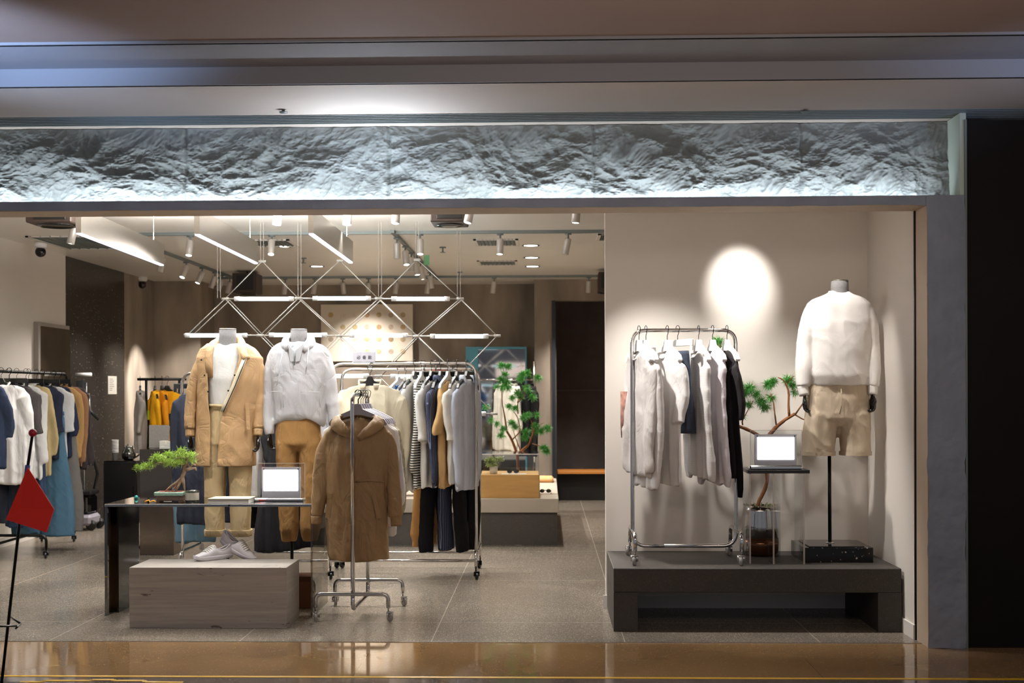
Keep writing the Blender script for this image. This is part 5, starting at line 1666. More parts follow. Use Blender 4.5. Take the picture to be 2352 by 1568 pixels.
def lsleeve(pts, rads, flat=.7):
    P_ = [Vector((lx(a), c, lz(b))) for a, b, c in pts]
    Q, Rr = [], []
    for i in range(len(P_) - 1):
        for k in range(5):
            Q.append(P_[i].lerp(P_[i + 1], k / 5)); Rr.append(blend(rads[i], rads[i + 1], k / 5))
    Q.append(P_[-1]); Rr.append(rads[-1])
    for _ in range(2): Q = [Q[0]] + [(Q[i - 1] + Q[i] * 2 + Q[i + 1]) / 4 for i in range(1, len(Q) - 1)] + [Q[-1]]
    return MB().tube(Q, Rr, 22, True, flat)
mb = merge(capped(rows), lsleeve([(785, 985, 0), (760, 998, 0), (748, 1030, 0), (738, 1090, -.01), (731, 1150, -.03), (729, 1184, -.04)], [.03, .045, .052, .052, .045, .036]),
           lsleeve([(862, 985, 0), (884, 998, 0), (897, 1030, 0), (903, 1090, -.01), (908, 1150, -.03), (911, 1184, -.04)], [.03, .045, .048, .048, .046, .040]))
fuse(mb, .0075).build('body', parka_m, g, True, world=False, wr=(.013, 9, 55, 1.2))
for pts, r0 in (([(728, 1183, -.04), (728, 1201, -.04)], .037), ([(911, 1183, -.04), (912, 1206, -.04)], .038)):
    lsleeve(pts, [r0, r0 * .95]).build('cuff', parka_m, g, True, world=False, wr=(.003, 30, 3))
hp = [(818, 1006, -.10), (796, 988, -.105), (775, 972, -.07), (770, 962, -.01), (790, 956, .04), (822, 952, .06), (852, 956, .04), (874, 963, -.01), (868, 975, -.07), (848, 990, -.105), (828, 1006, -.10)]
lsleeve(hp, [.012, .034, .044, .040, .034, .030, .034, .040, .044, .034, .012], .5).build('hood', parka_m, g, True, world=False, wr=(.008, 14, 8, .3), label='brown hood folded open')
MB().obox((lx(816), -.105, lz(1000)), (lx(815), -.125, lz(1280)), .022, .008, up=(0, -1, 0)).build('placket', parka_m, g, world=False)
for a_, b_ in (((764, 1130), (758, 1185)), ((864, 1132), (876, 1186))):
    MB().obox((lx(a_[0]), -.108, lz(a_[1])), (lx(b_[0]), -.114, lz(b_[1])), .030, .010, up=(0, -1, 0)).build('pocket_flap', parka_m, g, world=False)
MB().tube([(lx(822), -.112, lz(1103)), (lx(850), -.108, lz(1100)), (lx(886), -.08, lz(1104))], .005, 8).build('waist_seam', parka_m, g, True, world=False)
MB().box(lx(804), lx(831), -.006, -.002, lz(983), lz(968)).build('neck_label', M['black_plastic'], g, world=False, label='black woven neck label')
hang(g, (PX(822, 8.16), 8.16, ZR2), R(0), 'wood', M['grey_plastic'], 'brown parka', gp + ' hangers')
more = [((214, 206, 200), 'lilac white shirt directly behind the brown parka', .72, .5, 8.27), ((224, 222, 222), 'white shirt, second behind the brown parka', .74, .55, 8.33), ((202, 200, 206), 'light grey shirt, third behind the brown parka', .70, .5, 8.39), ((226, 222, 216), 'off-white shirt, fourth behind the brown parka', .80, .55, 8.45), ((166, 160, 132), 'olive speckled knit hanging last on the T-shaped stand', .74, .60, 8.53)]
knit = mat('olive_knit', (164, 158, 132), .95, bump=.8, bscale=90, var=.25, vscale=60)
for i, (rgb, lab, ln, sl, Y_) in enumerate(more):
    g = garment('hanging_shirt' if i < 4 else 'knit_top', rgb, lab, 'shirt' if i < 4 else 'knitwear', hw=.205, length=ln, sleeve=sl, depth=.022, seed=100 + i, group=gp, zsh=-.235, out=.035, r0=.055, flat_=None) if False else garment('hanging_shirt' if i < 4 else 'knit_top', rgb, lab, 'shirt' if i < 4 else 'knitwear', hw=.205, length=ln, sleeve=sl, depth=.024, seed=100 + i, group=gp, zsh=-.215, out=.03, r0=.055, folds=.25, material=knit if i == 4 else None)
    u = (Y_ - YP0) / (YP1 - YP0)
    hang(g, (blend(xc0, xc1, u) + .005 * i, Y_, ZR2), R(-3 - i), 'wood', M['grey_plastic'], lab.split(',')[0].split(' directly')[0].split(' hanging')[0], gp + ' hangers')
cr = mat('crumpled_cotton', (226, 222, 214), .9)

# ------------------------------------------------------------------ black rack at the left
ZL_ = 1.654
XLR = -4.72
t = thing('black_clothes_rack', 'long black clothes rack along the left wall', 'clothes rack', (XLR, 11.4, 0))
MB().tube(bend_path([(XLR, 9.9, .16), (XLR, 9.9, ZL_), (XLR - .02, 12.35, ZL_), (XLR - .02, 12.35, .16)], .10), .014, 12).build('frame', M['black_metal'], t, True)
MB().tube([(XLR, 9.9, .17), (XLR - .02, 12.35, .17)], .012, 10).build('bottom_rail', M['black_metal'], t, True)
for yy in (11.1, 12.35):
    MB().tube(bend_path([(XLR - .27, yy, .08), (XLR - .27, yy, .20), (XLR + .27 if yy < 12 else XLR + .05, yy, .20), (XLR + .27 if yy < 12 else XLR + .05, yy, .08)], .07), .013, 10).build('foot', M['black_metal'], t, True)
    for dx in (-.27, .27 if yy < 12 else .05):
        caster(t, (XLR + dx, yy, 0), M['black_plastic'], -1.4)
gL = 'clothes on the left black rack'
Llist = [(10.38, 'dark_tee', (28, 36, 54), 'dark blue top at the picture edge on the left rack', 'top', .72, .40, {}),
         (10.80, 'long_sleeve_shirt', (216, 212, 208), 'white long-sleeve shirt nearest the left picture edge', 'shirt', .88, .80, {}),
         (10.96, 'dark_tee', (46, 42, 42), 'charcoal tee between two white long-sleeve shirts', 't-shirt', .66, .40, dict(r0=.08, r1=.075)),
         (11.12, 'long_sleeve_shirt', (222, 218, 214), 'white long-sleeve shirt with turned-up cuff on the left rack', 'shirt', .86, .66, {}),
         (11.38, 'khaki_jacket', (196, 174, 128), 'khaki jacket with white collar on the left rack', 'jacket', .84, .60, dict(collar=(230, 226, 220), depth=.07)),
         (11.56, 'dark_tee', (26, 30, 46), 'black top behind the khaki jacket', 'top', .7, .4, {}),
         (11.70, 't_shirt', (224, 222, 220), 'white tee hanging right behind the khaki jacket', 't-shirt', .90, .40, dict(r0=.078, r1=.07)),
         (11.84, 'dark_tee', (30, 36, 56), 'navy tee between white tee and tan sweater', 't-shirt', .70, .44, {}),
         (11.98, 'tan_sweater', (190, 150, 96), 'tan sweater with pushed-up sleeve at the end of left rack', 'sweater', .78, .66, {}),
         (12.12, 'brown_shirt', (150, 112, 82), 'brown shirt, second from the wall end of the left rack', 'shirt', .80, .70, {}),
         (12.24, 'dark_shirt', (58, 52, 54), 'dark dotted shirt at the wall end of the left rack', 'shirt', .84, .74, {})]
for i, (Y_, nm, rgb, lab, cat, ln, sl, ex) in enumerate(Llist):
    kw2 = dict(hw=.215, depth=.035, out=.035, zsh=-.17); kw2.update(ex)
    g = garment(nm, rgb, lab, cat, length=ln, sleeve=sl, seed=120 + i, group=gL, **kw2)
    hang(g, (XLR, Y_, ZL_ + .014), R(random.uniform(-10, 6)), 'velvet', M['black_plastic'], lab.split(' on the')[0].split(' at the')[0].split(' nearest')[0].split(' behind')[0].split(' hanging')[0].split(' between')[0].split(',')[0] + ('' if 'black top' not in lab and 'charcoal' not in lab else ' on the left rack'), gL + ' hangers')
for i, (Y_, rgb, lab, w_, L_, fl) in enumerate([(10.9, (22, 24, 34), 'dark trousers nearest the picture edge on the left rack', .2, .9, 1.1), (11.25, (36, 50, 72), 'dark blue jeans behind the red flag', .2, .98, 1.1), (11.62, (72, 104, 126), 'light blue wide jeans on the left rack', .23, 1.1, 1.9), (11.9, (112, 108, 104), 'grey wide trousers at the end of the left rack', .22, 1.08, 1.8)]):
    g = pants_hung('trousers' if 'jeans' not in lab else 'jeans', rgb, lab, w_, L_ + .05, 140 + i, gL, flare=fl, ztop=-.38)
    hang(g, (XLR + .03, Y_, ZL_ + .014), R(-6), 'clip', M['black_plastic'], lab.split(' on the')[0].split(' at the')[0].split(' nearest')[0].split(' behind')[0], gL + ' hangers')

# second black rack with yellow jackets
YY = 12.0
t = thing('black_clothes_rack', 'small black rack with yellow jackets beyond the bonsai', 'clothes rack', (-3.7, YY, 0))
z_ = PZ(868, YY)
xa, xb = PX(316, YY), PX(428, YY)
MB().tube([(xa, YY, z_), (xb, YY, z_)], .013, 10).build('rail', M['black_metal'], t, True)
for px in (336, 412):
    MB().tube([(PX(px, YY), YY, .02), (PX(px, YY), YY, z_)], .013, 10).build('post', M['black_metal'], t, True)
    MB().box(PX(px, YY) - .02, PX(px, YY) + .02, YY - .25, YY + .25, 0, .03, .004).build('foot', M['black_metal'], t)
gy = 'clothes on the small black rack'
yel = (232, 168, 26)
for i, (px, rgb, lab, rz, ln, sl) in enumerate([(322, (150, 142, 136), 'grey tee at the left end of the small black rack', -72, .6, .35), (356, yel, 'bright yellow jacket seen from the side on the small rack', -66, .62, .50), (372, (206, 132, 20), 'amber jacket half hidden between the two yellow jackets', -60, .70, .6), (384, yel, 'yellow and black jacket facing forward on the small rack', -12, .62, .5)]):
    g = garment('yellow_jacket' if i else 'grey_tee', rgb, lab, 'jacket' if i else 't-shirt', hw=.18, length=ln, sleeve=sl, depth=.05, seed=150 + i, group=gy, zsh=-.18, out=.03)
    if i == 3:
        MB().box(-.185, .185, -.085, -.066, -.66, -.34, .004).build('black_panel', cloth((24, 24, 26)), g, world=False, label='black lower panel')
        MB().box(.02, .05, -.087, -.085, -.58, -.48).build('white_mark', M['paper'], g, world=False)
        MB().box(.07, .10, -.087, -.085, -.56, -.46).build('white_mark', M['paper'], g, world=False)
        MB().box(-.16, -.12, -.088, -.084, -.40, -.31).build('lime_tag', mat('lime', (190, 206, 30), .6), g, world=False)
    hang(g, (PX(px, YY), YY, z_ + .013), R(rz), 'velvet', M['black_plastic'], ['grey tee', 'side-on yellow jacket', 'amber jacket', 'yellow and black jacket'][i], gy + ' hangers')

# ------------------------------------------------------------------ back left: mirror, notice, steamer, cabinet
XW = -5.2
y0m, y1m = XW * FPX / (65 - 1256), 13.50
zm = PZ(727, 12.7, 65)
t = thing('wall_mirror', 'tall mirror leaning on the white left wall behind the rack', 'mirror', (XW, 12.9, 0.03))
MB().box(XW + .001, XW + .05, y0m, y1m, .03, 2.19, .002).build('mirror_frame', mat('grey_frame', (150, 142, 134), .5), t)
MB().box(XW + .051, XW + .054, y0m + .05, y1m - .003, .08, 2.15).build('mirror_glass', M['mirror'], t)
a = XW * FPX / (238 - 1256); b = XW * FPX / (258 - 1256)
t = thing('paper_notice', 'white paper notice taped to the polished black stone wall', 'notice', (XW + .006, (a + b) / 2, 1.46))
MB().box(XW + .0055, XW + .008, a, b, 1.455, 1.67).build('sheet', M['paper'], t)
mb = MB()
random.seed(3)
for k in range(7):
    zz = 1.63 - k * .022
    MB().box(XW + .008, XW + .0085, a + .04, a + .04 + random.uniform(.1, .2), zz, zz + .007).build('print_line', mat('grey_ink', (130, 126, 124), .8) if k == 0 else bpy.data.materials['grey_ink'], t)
# garment steamer
X_, Y_ = -4.98, 13.45
t = thing('garment_steamer', 'upright garment steamer with clear tank and black hose by the black stone wall', 'steamer', (X_, Y_, 0))
MB().box(X_ - .16, X_ + .13, Y_ - .16, Y_ + .16, .05, .17, .03).build('base', M['grey_plastic'], t)
MB().box(X_ - .12, X_ + .11, Y_ - .12, Y_ + .12, .17, .38, .03).build('water_tank', thin_glass('tank_glass', (120, 118, 114), .1), t)
MB().box(X_ - .13, X_ + .12, Y_ - .13, Y_ + .13, .38, .42, .01).build('lid', M['black_plastic'], t)
for dx, dy in ((-.12, -.12), (.12, -.12), (.12, .12), (-.12, .12)):
    MB().lathe([(.01, -.015), (.055, -.015), (.058, 0), (.055, .015), (.01, .015)], (X_ + dx, Y_ + dy, .058), 18, axis=(0, 1, 0)).build('wheel', M['black_plastic'], t, True)
MB().tube([(X_, Y_, .42), (X_ - .0, Y_, 1.62)], .010, 10).build('pole', M['chrome'], t, True)
MB().tube([(X_ - .085, Y_, 1.665), (X_ + .085, Y_, 1.665)], .020, 12).build('hanger_bar', M['white_plastic'], t, True)
MB().tube([(X_ + .03, Y_ - .03, 1.58), (X_ + .045, Y_ - .04, 1.3), (X_ + .07, Y_ - .04, .95), (X_ + .16, Y_ - .03, .6), (X_ + .12, Y_ - .02, .44)], .017, 10).build('hose', M['black_plastic'], t, True)
MB().tube([(X_ - .02, Y_ - .04, 1.60), (X_ - .01, Y_ - .05, 1.42), (X_ + .02, Y_ - .05, 1.22)], [.05, .045, .03], 12, True, .6).build('glove', cloth((18, 18, 20)), t, True)
MB().tube([(X_ + .06, Y_ - .06, 1.46), (X_ + .09, Y_ - .07, 1.28), (X_ + .19, Y_ - .08, 1.18)], [.028, .02, .016], 10).build('steam_head', M['black_plastic'], t, True)
# black cabinet
yc = 14.05
t = thing('black_cabinet', 'low black cabinet against the polished black stone wall', 'cabinet', (-4.78, yc + .2, 0))
MB().box(-4.98, -4.60, yc, yc + .5, 0, .705, .004).build('body', M['black_gloss'], t)
MB().box(-4.975, -4.605, yc - .016, yc - .001, .03, .69, .003).build('door', M['black_plastic'], t)
MB().box(-4.64, -4.63, yc - .026, yc - .016, .30, .42).build('handle', M['black_metal'], t)
t = thing('paper_cups', 'tall stack of white paper cups on the black cabinet', 'cups', (-4.92, yc + .15, .706))
for k in range(9):
    z = .706 + .017 * k if k else .706
    MB().lathe([(.028, 0), (.037, .088), (.040, .088), (.040, .093), (.036, .093), (.027, .003)], (-4.90, yc + .15, z), 20).build('cup', M['white_plastic'], t, True)
t = thing('coffee_pot', 'black glass coffee pot on the black cabinet', 'pot', (-4.76, yc + .2, .706))
MB().lathe([(.05, 0), (.075, .02), (.08, .06), (.065, .11), (.045, .135), (.048, .145)], (-4.76, yc + .2, .706), 28).build('jug', thin_glass('dark_glass', (46, 40, 36), .18), t, True)
MB().lathe([(.05, 0), (.052, .012), (.02, .02), (.018, .035), (.001, .036)], (-4.76, yc + .2, .851), 24).build('lid', M['chrome'], t, True)
MB().tube([(-4.70, yc + .2, .85), (-4.63, yc + .2, .84), (-4.62, yc + .2, .78), (-4.68, yc + .2, .735)], .009, 8).build('handle', M['black_plastic'], t, True)
# mirrored plinth with boxes
ym = 11.3
a, b = PX(320, ym), PX(398, ym)
zp = PZ(1030, ym)
t = thing('mirrored_plinth', 'mirrored steel plinth behind the bonsai carrying small white boxes', 'plinth', ((a + b) / 2, ym + .15, 0))
MB().box(a, b, ym, ym + .30, 0, zp, .003).build('body', mat('dark_mirror', (120, 108, 96), .05, 1.0), t)
for i, (px0, px1, py0, py1, lab) in enumerate([(359, 374, 1013, 1029, 'small white box standing on the mirrored plinth'), (366, 392, 1025, 1029, 'flat white booklet on the mirrored plinth'), (377, 392, 1019, 1025, 'small white box lying on the flat booklet'), (383, 393, 1014, 1019, 'tiny white box topmost on the mirrored plinth')]):
    c0, c1 = P(px0, py1, ym + .05), P(px1, py0, ym + .05)
    z0 = zp if py1 == 1029 else c0.z
    dy = -.03 if i == 0 else .0
    if i == 1: Zb = c1.z
    o = MB().box(c0.x, c1.x, ym + .05 + dy * 0, ym + .13, z0 + .0005, max(c1.z, z0 + .012), .002).build('white_box' if i != 1 else 'booklet', M['paper'])
    if i == 0: o.location.y += .09
    tag(o, lab, 'box' if i != 1 else 'booklet', 'white boxes on the mirrored plinth')
a, b = P(342, 1029, ym + .26), P(388, 976, ym + .26)
t = thing('grey_panel_stand', 'grey square panel standing on the mirrored plinth', 'panel', (a.x, ym + .26, zp))
MB().box(a.x, b.x, ym + .262, ym + .275, zp + .0005, b.z, .002).build('panel', mat('grey_board', (132, 126, 120), .6, var=.1, vscale=60), t)

# ------------------------------------------------------------------ items on the glass table
ZT = zt_ + .0006
YT = 8.33
def needle_cluster(c, r, n, ln, w, mtl, parent, up=0.3, rnd=random, name='needle_tuft', squash=1.0):
    mb = MB()
    n = int(n * 1.6)
    for k in range(n):
        d = Vector((rnd.gauss(0, 1), rnd.gauss(0, 1), rnd.gauss(0, 1) * squash + up)).normalized()
        base = Vector(c) + Vector((rnd.gauss(0, 1), rnd.gauss(0, 1), rnd.gauss(0, .6))) * (r * .28)
        l = ln * rnd.uniform(.7, 1.15)
        s = d.cross(Vector((0.3, 0.1, 1))).normalized() * w
        u = d.cross(s).normalized() * w
        tip = base + d * l + Vector((0, 0, -.12 * l))
        mid = base + d * (l * .5)
        mb.add([base + s * .6, base - s * .3 + u * .5, base - s * .3 - u * .5, mid + s, mid - s * .5 + u * .8, mid - s * .5 - u * .8, tip],
               [(0, 1, 4, 3), (1, 2, 5, 4), (2, 0, 3, 5), (3, 4, 6), (4, 5, 6), (5, 3, 6)])
    return mb.build(name, mtl, parent, False)
rb = random.Random(21)
a, b = PX(354, YT, 1140), PX(418, YT, 1140)
t = thing('bonsai_tree', 'small bonsai pine with bright green needles in a rectangular glazed pot', 'bonsai', ((a + b) / 2, YT + .06, ZT))
MB().box(a + .01, b - .01, YT + .01, YT + .12, ZT + .006, ZT + .055, .006).box(a, b, YT, YT + .13, ZT + .035, ZT + .064, .005).build('pot', M['ceramic_body'], t)
MB().box(a - .002, b + .002, YT - .003, YT + .133, ZT + .040, ZT + .066, .004).build('pot_rim', M['ceramic_glaze'], t)
for xx in (a + .02, b - .02):
    MB().box(xx - .01, xx + .01, YT + .015, YT + .115, ZT, ZT + .0065).build('pot_foot', M['ceramic_body'], t)
MB().box(a + .008, b - .008, YT + .008, YT + .122, ZT + .06, ZT + .067, .001).build('soil', M['soil'], t)
def BP(px, py, dy=0): return P(px, py, YT + .06) + Vector((0, dy, 0))
for pts, rr in (([(380, 1128), (392, 1117), (406, 1108), (418, 1098), (424, 1082), (423, 1070), (430, 1064)], [.004, .008, .012, .014, .013, .010, .008]),
                ([(425, 1128), (422, 1112), (420, 1096)], [.004, .009, .012]), ([(404, 1128), (412, 1112), (420, 1092)], [.005, .009, .011]), ([(396, 1128), (404, 1115), (415, 1098)], [.004, .007, .009]),
                ([(424, 1080), (436, 1076), (448, 1075), (450, 1080)], [.012, .011, .009, .005]), ([(430, 1066), (436, 1073), (444, 1066), (450, 1068)], [.008, .008, .006, .004]), ([(426, 1072), (430, 1060), (432, 1048), (424, 1044)], [.012, .009, .007, .004]),
                ([(424, 1066), (408, 1062), (388, 1060), (360, 1064), (335, 1072)], [.008, .006, .005, .004, .003]), ([(430, 1052), (415, 1050), (395, 1056)], [.006, .004, .003])):
    MB().tube([BP(*q, rb.uniform(-.008, .008)) for q in pts], rr, 10).build('trunk' if rr[2] > .0085 else 'branch', M['pale_bark'], t, True, wr=(.003, 60, 1))
for px, py, dy in ((318, 1074, 0), (330, 1070, .02), (340, 1072, -.02), (350, 1066, 0), (354, 1053, 0), (365, 1060, .03), (362, 1048, -.02), (376, 1052, -.03), (378, 1064, .02), (388, 1044, 0), (392, 1058, -.03), (400, 1050, .03), (406, 1062, -.02), (410, 1042, -.02),
                   (416, 1034, .01), (418, 1050, .03), (420, 1062, -.03), (428, 1044, -.03), (432, 1054, .02), (440, 1044, 0), (442, 1058, -.01), (398, 1068, .02), (384, 1036 + 8, .02)):
    needle_cluster(BP(px, py, dy), .04, 60, .032, .0016, M['needles_light'], t, .5, rb)
c0, c1 = PX(421, YT, 1140), PX(452, YT, 1140)
c = ((c0 + c1) / 2, YT + .05, ZT)
t = thing('candle_jar', 'glass candle jar with pale label beside the bonsai pot', 'candle', c)
r = (c1 - c0) / 2
zc_ = P(430, 1126, YT + .05).z - ZT
MB().lathe([(r * .96, 0), (r, .004), (r, zc_ - .002), (r * .93, zc_), (r * .90, zc_ - .003)], c, 28).build('jar', thin_glass('jar_glass', (170, 176, 172), .15), t, True)
MB().lathe([(r * .90, .006), (r * .90, zc_ - .02), (.001, zc_ - .022)], c, 28).build('wax', M['paper'], t, True)
MB().lathe([(r * 1.004, .012), (r * 1.004, zc_ - .014)], c, 28, cap=False).build('jar_label', mat('cream_label', (206, 198, 180), .7), t, True)
MB().tube([(c[0], c[1], ZT + zc_ - .022), (c[0] + .002, c[1], ZT + zc_ - .012)], .0015, 6).build('wick', M['black_plastic'], t)
# book
a = P(476, 1156, YA + .03); b = P(556, 1148, YA + .03)
t = thing('art_book', 'thick white book with pale yellow cover lying on the glass table', 'book', (a.x, YA + .03, ZT))
x0_, x1_ = PX(476, YA + .04), PX(571, YA + .04)
MB().box(x0_ + .003, x1_ - .003, YA + .043, YA + .237, ZT + .003, ZT + .027).build('pages', M['paper'], t)
MB().box(x0_, x1_, YA + .04, YA + .24, ZT + .0275, ZT + .030).build('cover', mat('pale_cover', (226, 224, 190), .4, var=.15, vscale=12), t)
MB().box(x0_, x1_, YA + .04, YA + .24, ZT, ZT + .0025).build('back_cover', M['white_plastic'], t)
c = P(313, 1138, 8.6)
tag(MB().lathe([(.011, 0), (.012, .012), (.009, .022), (.001, .023)], (c.x, 8.6, ZT), 16).build('teal_bottle_cap', mat('teal', (40, 160, 150), .4), None, True), 'tiny teal cap at the back of the glass table', 'cap')
c = P(345, 1148, 8.28)  # small amber-yellow object lying left of the bonsai
t = thing('yellow_piece', 'crumpled yellow ribbon on the glass table left of the bonsai', 'piece', (c.x, 8.28, ZT))
MB().tube([(c.x - .035, 8.28, ZT + .006), (c.x - .015, 8.30, ZT + .016), (c.x, 8.27, ZT + .006), (c.x + .02, 8.29, ZT + .014), (c.x + .035, 8.28, ZT + .006)], .006, 8, True, .6).build('piece', mat('amber_yellow', (226, 160, 24), .5), t, True)

# ------------------------------------------------------------------ flag in the foreground
YG = 6.1
rf = random.Random(5)
def FP(px, py, dy=0): return P(px, py, YG) + Vector((0, dy, 0))
base = FP(2, 1600); base.z = 0.012
t = thing('flag_stand', 'thin black pole with red ball and folded red pennant at the left edge', 'flag', (base.x, YG, 0))
MB().tube([base, FP(46, 1190), FP(75, 996)], .0075, 12).build('pole', M['black_metal'], t, True)
MB().tube([FP(52, 1166), FP(64, 1068)], .0125, 12).build('tape_band', M['blue_tape'], t, True)
MB().ball(FP(75, 994), .0195, 12).build('ball', M['red_ball'], t, True)
def fold(pts, nm, lab=None):
    v = [FP(*p) for p in pts]
    return MB().add(v, [tuple(range(len(v)))]).build(nm, M['red'], t, solid=.004, label=lab)
fold([(66, 1072, -.012), (53, 1166, -.014), (130, 1168, -.03)], 'pennant_upper')
fold([(66, 1072, -.012), (18, 1192, -.02), (53, 1166, -.014)], 'pennant_left')
fold([(18, 1192, -.02), (116, 1220, -.05), (130, 1168, -.03), (53, 1166, -.014)], 'pennant_lower')
for q in (((48, 1432, 0), (0, 1422, .1)), ((48, 1432, 0), (56, 1434, -.1)), ((0, 1430, -.1), (38, 1437, 0))):
    MB().tube([FP(*q[0]), FP(*q[1])], .005, 8).build('cross_bar', M['black_metal'], t, True)
MB().lathe([(.16, 0), (.16, .012), (.03, .02), (.02, .03)], (base.x, YG, 0), 32).build('foot_plate', M['black_metal'], t, True)

# ------------------------------------------------------------------ window: side table, screen, vase, pine branch
YS = 7.93
a = PX(1718, YS - .07, 1085); b = PX(1860, YS - .07, 1085)
ztb = PZ(1080, YS - .07)
t = thing('side_table', 'small black-topped table on clear acrylic panels in the window', 'table', ((a + b) / 2, 8.0, ZP))
MB().box(a, b, YS - .07, YS + .25, ztb - .021, ztb, .001).build('tabletop', mat('black_top', (30, 28, 28), .35), t)
for px0, yy0, yy1 in ((1714, YS - .04, YS + .22), (1768, YS - .06, YS + .12), (1838, YS - .06, YS + .22)):
    x = PX(px0 + 6, yy0)
    MB().box(x, x + .010, yy0, yy1, ZP + .0005, ztb - .0215).build('acrylic_panel', M['acrylic'], t)
    MB().box(x, x + .010, yy0 - .0012, yy0 - .0002, ZP + .0005, ztb - .0215).build('acrylic_edge', bpy.data.materials['acrylic_edge'], t)
x = PX(1787, YS - .05)
MB().box(x, x + .012, YS - .05, YS + .16, ZP + .0005, ztb - .0215).build('acrylic_panel', M['acrylic'], t)
screen_sign('glowing white screen in a silver frame on the window side table', YS, 1734, 1830, 997, 1066, 1740, 1824, 1004, 1055, 1721, 1841, 1068, 1078, ztb + .0005)

YV = 8.33
vx = PX(1744, YV, 1200)
zv0, zv1 = ZP + .0006, PZ(1160, YV)
hv = zv1 - zv0
t = thing('glass_vase', 'mirrored glass vase with brown base holding the pine branch', 'vase', (vx, YV, zv0))
R0 = 44 / (FPX / YV)
prof = [(R0 * .80, 0), (R0 * .96, hv * .06), (R0 * 1.0, hv * .22), (R0 * .98, hv * .36)]
MB().lathe(prof, (vx, YV, zv0), 40).build('tinted_bottom', mat('amber_mirror', (92, 58, 36), .12, .6), t, True, label='brown amber tinted lower part')
MB().lathe([(R0 * .98, hv * .365), (R0 * .93, hv * .60), (R0 * .84, hv * .9), (R0 * .80, hv), (R0 * .775, hv), (R0 * .81, hv * .9), (R0 * .9, hv * .60), (R0 * .94, hv * .37)], (vx, YV, zv0), 48).build('mirrored_body', M['vase_glass'], t, True)
MB().lathe([(R0 * .60, hv * .37), (R0 * .55, hv * .7), (R0 * .5, hv * .96)], (vx, YV, zv0), 30).build('inner_liner', mat('liner', (120, 118, 120), .12, .9), t, True)
rv = random.Random(9)
mb = MB()
for k in range(26):
    an = rv.uniform(0, 6.28)
    mb.tube([(vx + math.cos(an) * R0 * .4, YV + math.sin(an) * R0 * .4, zv1 - .02), (vx + math.cos(an) * R0 * .82, YV + math.sin(an) * R0 * .82, zv1 + rv.uniform(-.002, .012))], [.006, .003], 6)
mb.build('moss', mat('dry_moss', (96, 98, 60), .9), t, True)
t = thing('pine_branch', 'twisting pine branch with green needle tufts standing in the glass vase', 'plant', (vx, YV, zv1 - .1))
def VP(px, py, dy=0): return P(px, py, YV) + Vector((0, dy, 0))
def stems(t, fn, lst, m):
    for pts, rr in lst:
        n_ = len(pts)
        rs = [blend(rr[0], rr[1], i / (n_ - 1)) for i in range(n_)]
        Q = bend_path([fn(*q) for q in pts], .04, 4)
        rs = [blend(rr[0], rr[1], i / (len(Q) - 1)) for i in range(len(Q))]
        MB().tube(Q, rs, 10).build('branch', m, t, True, wr=(.0025, 40, 2))
stems(t, VP, [([(1738, 1200), (1740, 1156), (1754, 1130), (1762, 1108), (1762, 1080), (1761, 1040), (1763, 1000)], (.0125, .0145)),
              ([(1763, 1004), (1778, 985), (1803, 963), (1826, 950)], (.014, .010)), ([(1813, 958), (1811, 930), (1812, 895), (1800, 872), (1786, 866)], (.009, .003)),
              ([(1826, 952), (1842, 930), (1850, 912)], (.006, .003)), ([(1826, 952), (1846, 964), (1870, 968)], (.005, .003)),
              ([(1763, 1012), (1740, 998), (1715, 985), (1697, 979)], (.012, .010)), ([(1697, 979), (1665, 960), (1658, 900), (1655, 830), (1652, 790)], (.008, .003)),
              ([(1706, 976), (1704, 968), (1716, 945), (1730, 920)], (.005, .003)), ([(1783, 975), (1779, 945), (1776, 920), (1770, 905)], (.005, .003)), ([(1697, 945), (1698, 905), (1705, 890)], (.004, .003)),
              ([(1808, 880), (1818, 868), (1822, 862)], (.004, .002))], M['bark'])
for px, py, dy, n_, l_ in ((1766, 882, 0, 150, .055), (1777, 874, .02, 110, .05), (1812, 872, 0, 150, .06), (1823, 884, .02, 90, .05), (1700, 885, 0, 110, .05), (1722, 890, 0, 160, .06), (1712, 900, .03, 120, .055), (1738, 905, .0, 110, .05), (1720, 928, 0, 90, .045), (1750, 922, 0, 150, .06), (1760, 935, .02, 110, .05), (1772, 912, 0, 90, .05),
                           (1700, 952, 0, 130, .055), (1650, 782, 0, 130, .055), (1655, 800, .03, 110, .05), (1636, 804, .04, 80, .045), (1620, 826, .05, 70, .045), (1588, 850, .06, 60, .045), (1828, 900, .02, 50, .05)):
    needle_cluster(VP(px, py, dy + .02), .03, n_, l_ * .88, .0013, M['needles'], t, -.25, rv)

# ------------------------------------------------------------------ island with display case, pine tree
YI0, YI1 = 12.05, 14.95
s_ = FPX / YI0
xi1 = PX(1283, YI0, 1200); xi0 = PX(830, YI0, 1200)
zs1, zs0 = PZ(1145, YI0), PZ(1177, YI0)
t = thing('display_island', 'long low display island with pale slab on dark concrete base', 'island', ((xi0 + xi1) / 2, 13.5, 0))
MB().box(xi0, xi1, YI0, YI1, zs0, zs1, .003).build('tabletop', mat('pale_stone', (186, 174, 158), .4, var=.06, vscale=3), t)
MB().box(xi0 + .02, xi1 - .012, YI0 + .02, YI1 - .02, 0, zs0 - .0005).build('base', M['dark_concrete'], t)
YX = 12.12
a, b = PX(1100, YX, 1140), PX(1239, YX, 1140)
zb2 = PZ(1090, YX)
t = thing('display_box', 'yellow wooden box on the display island under a clear cover', 'box', ((a + b) / 2, YX + .4, zs1))
MB().box(a, b, YX, YX + .62, zs1 + .0005, zb2, .002).build('box_body', M['wood'], t)
zc2 = PZ(1044, YX)
g_ = thing('acrylic_cover', 'clear acrylic cover standing on the yellow wooden box', 'cover', ((a + b) / 2, YX + .3, zb2))
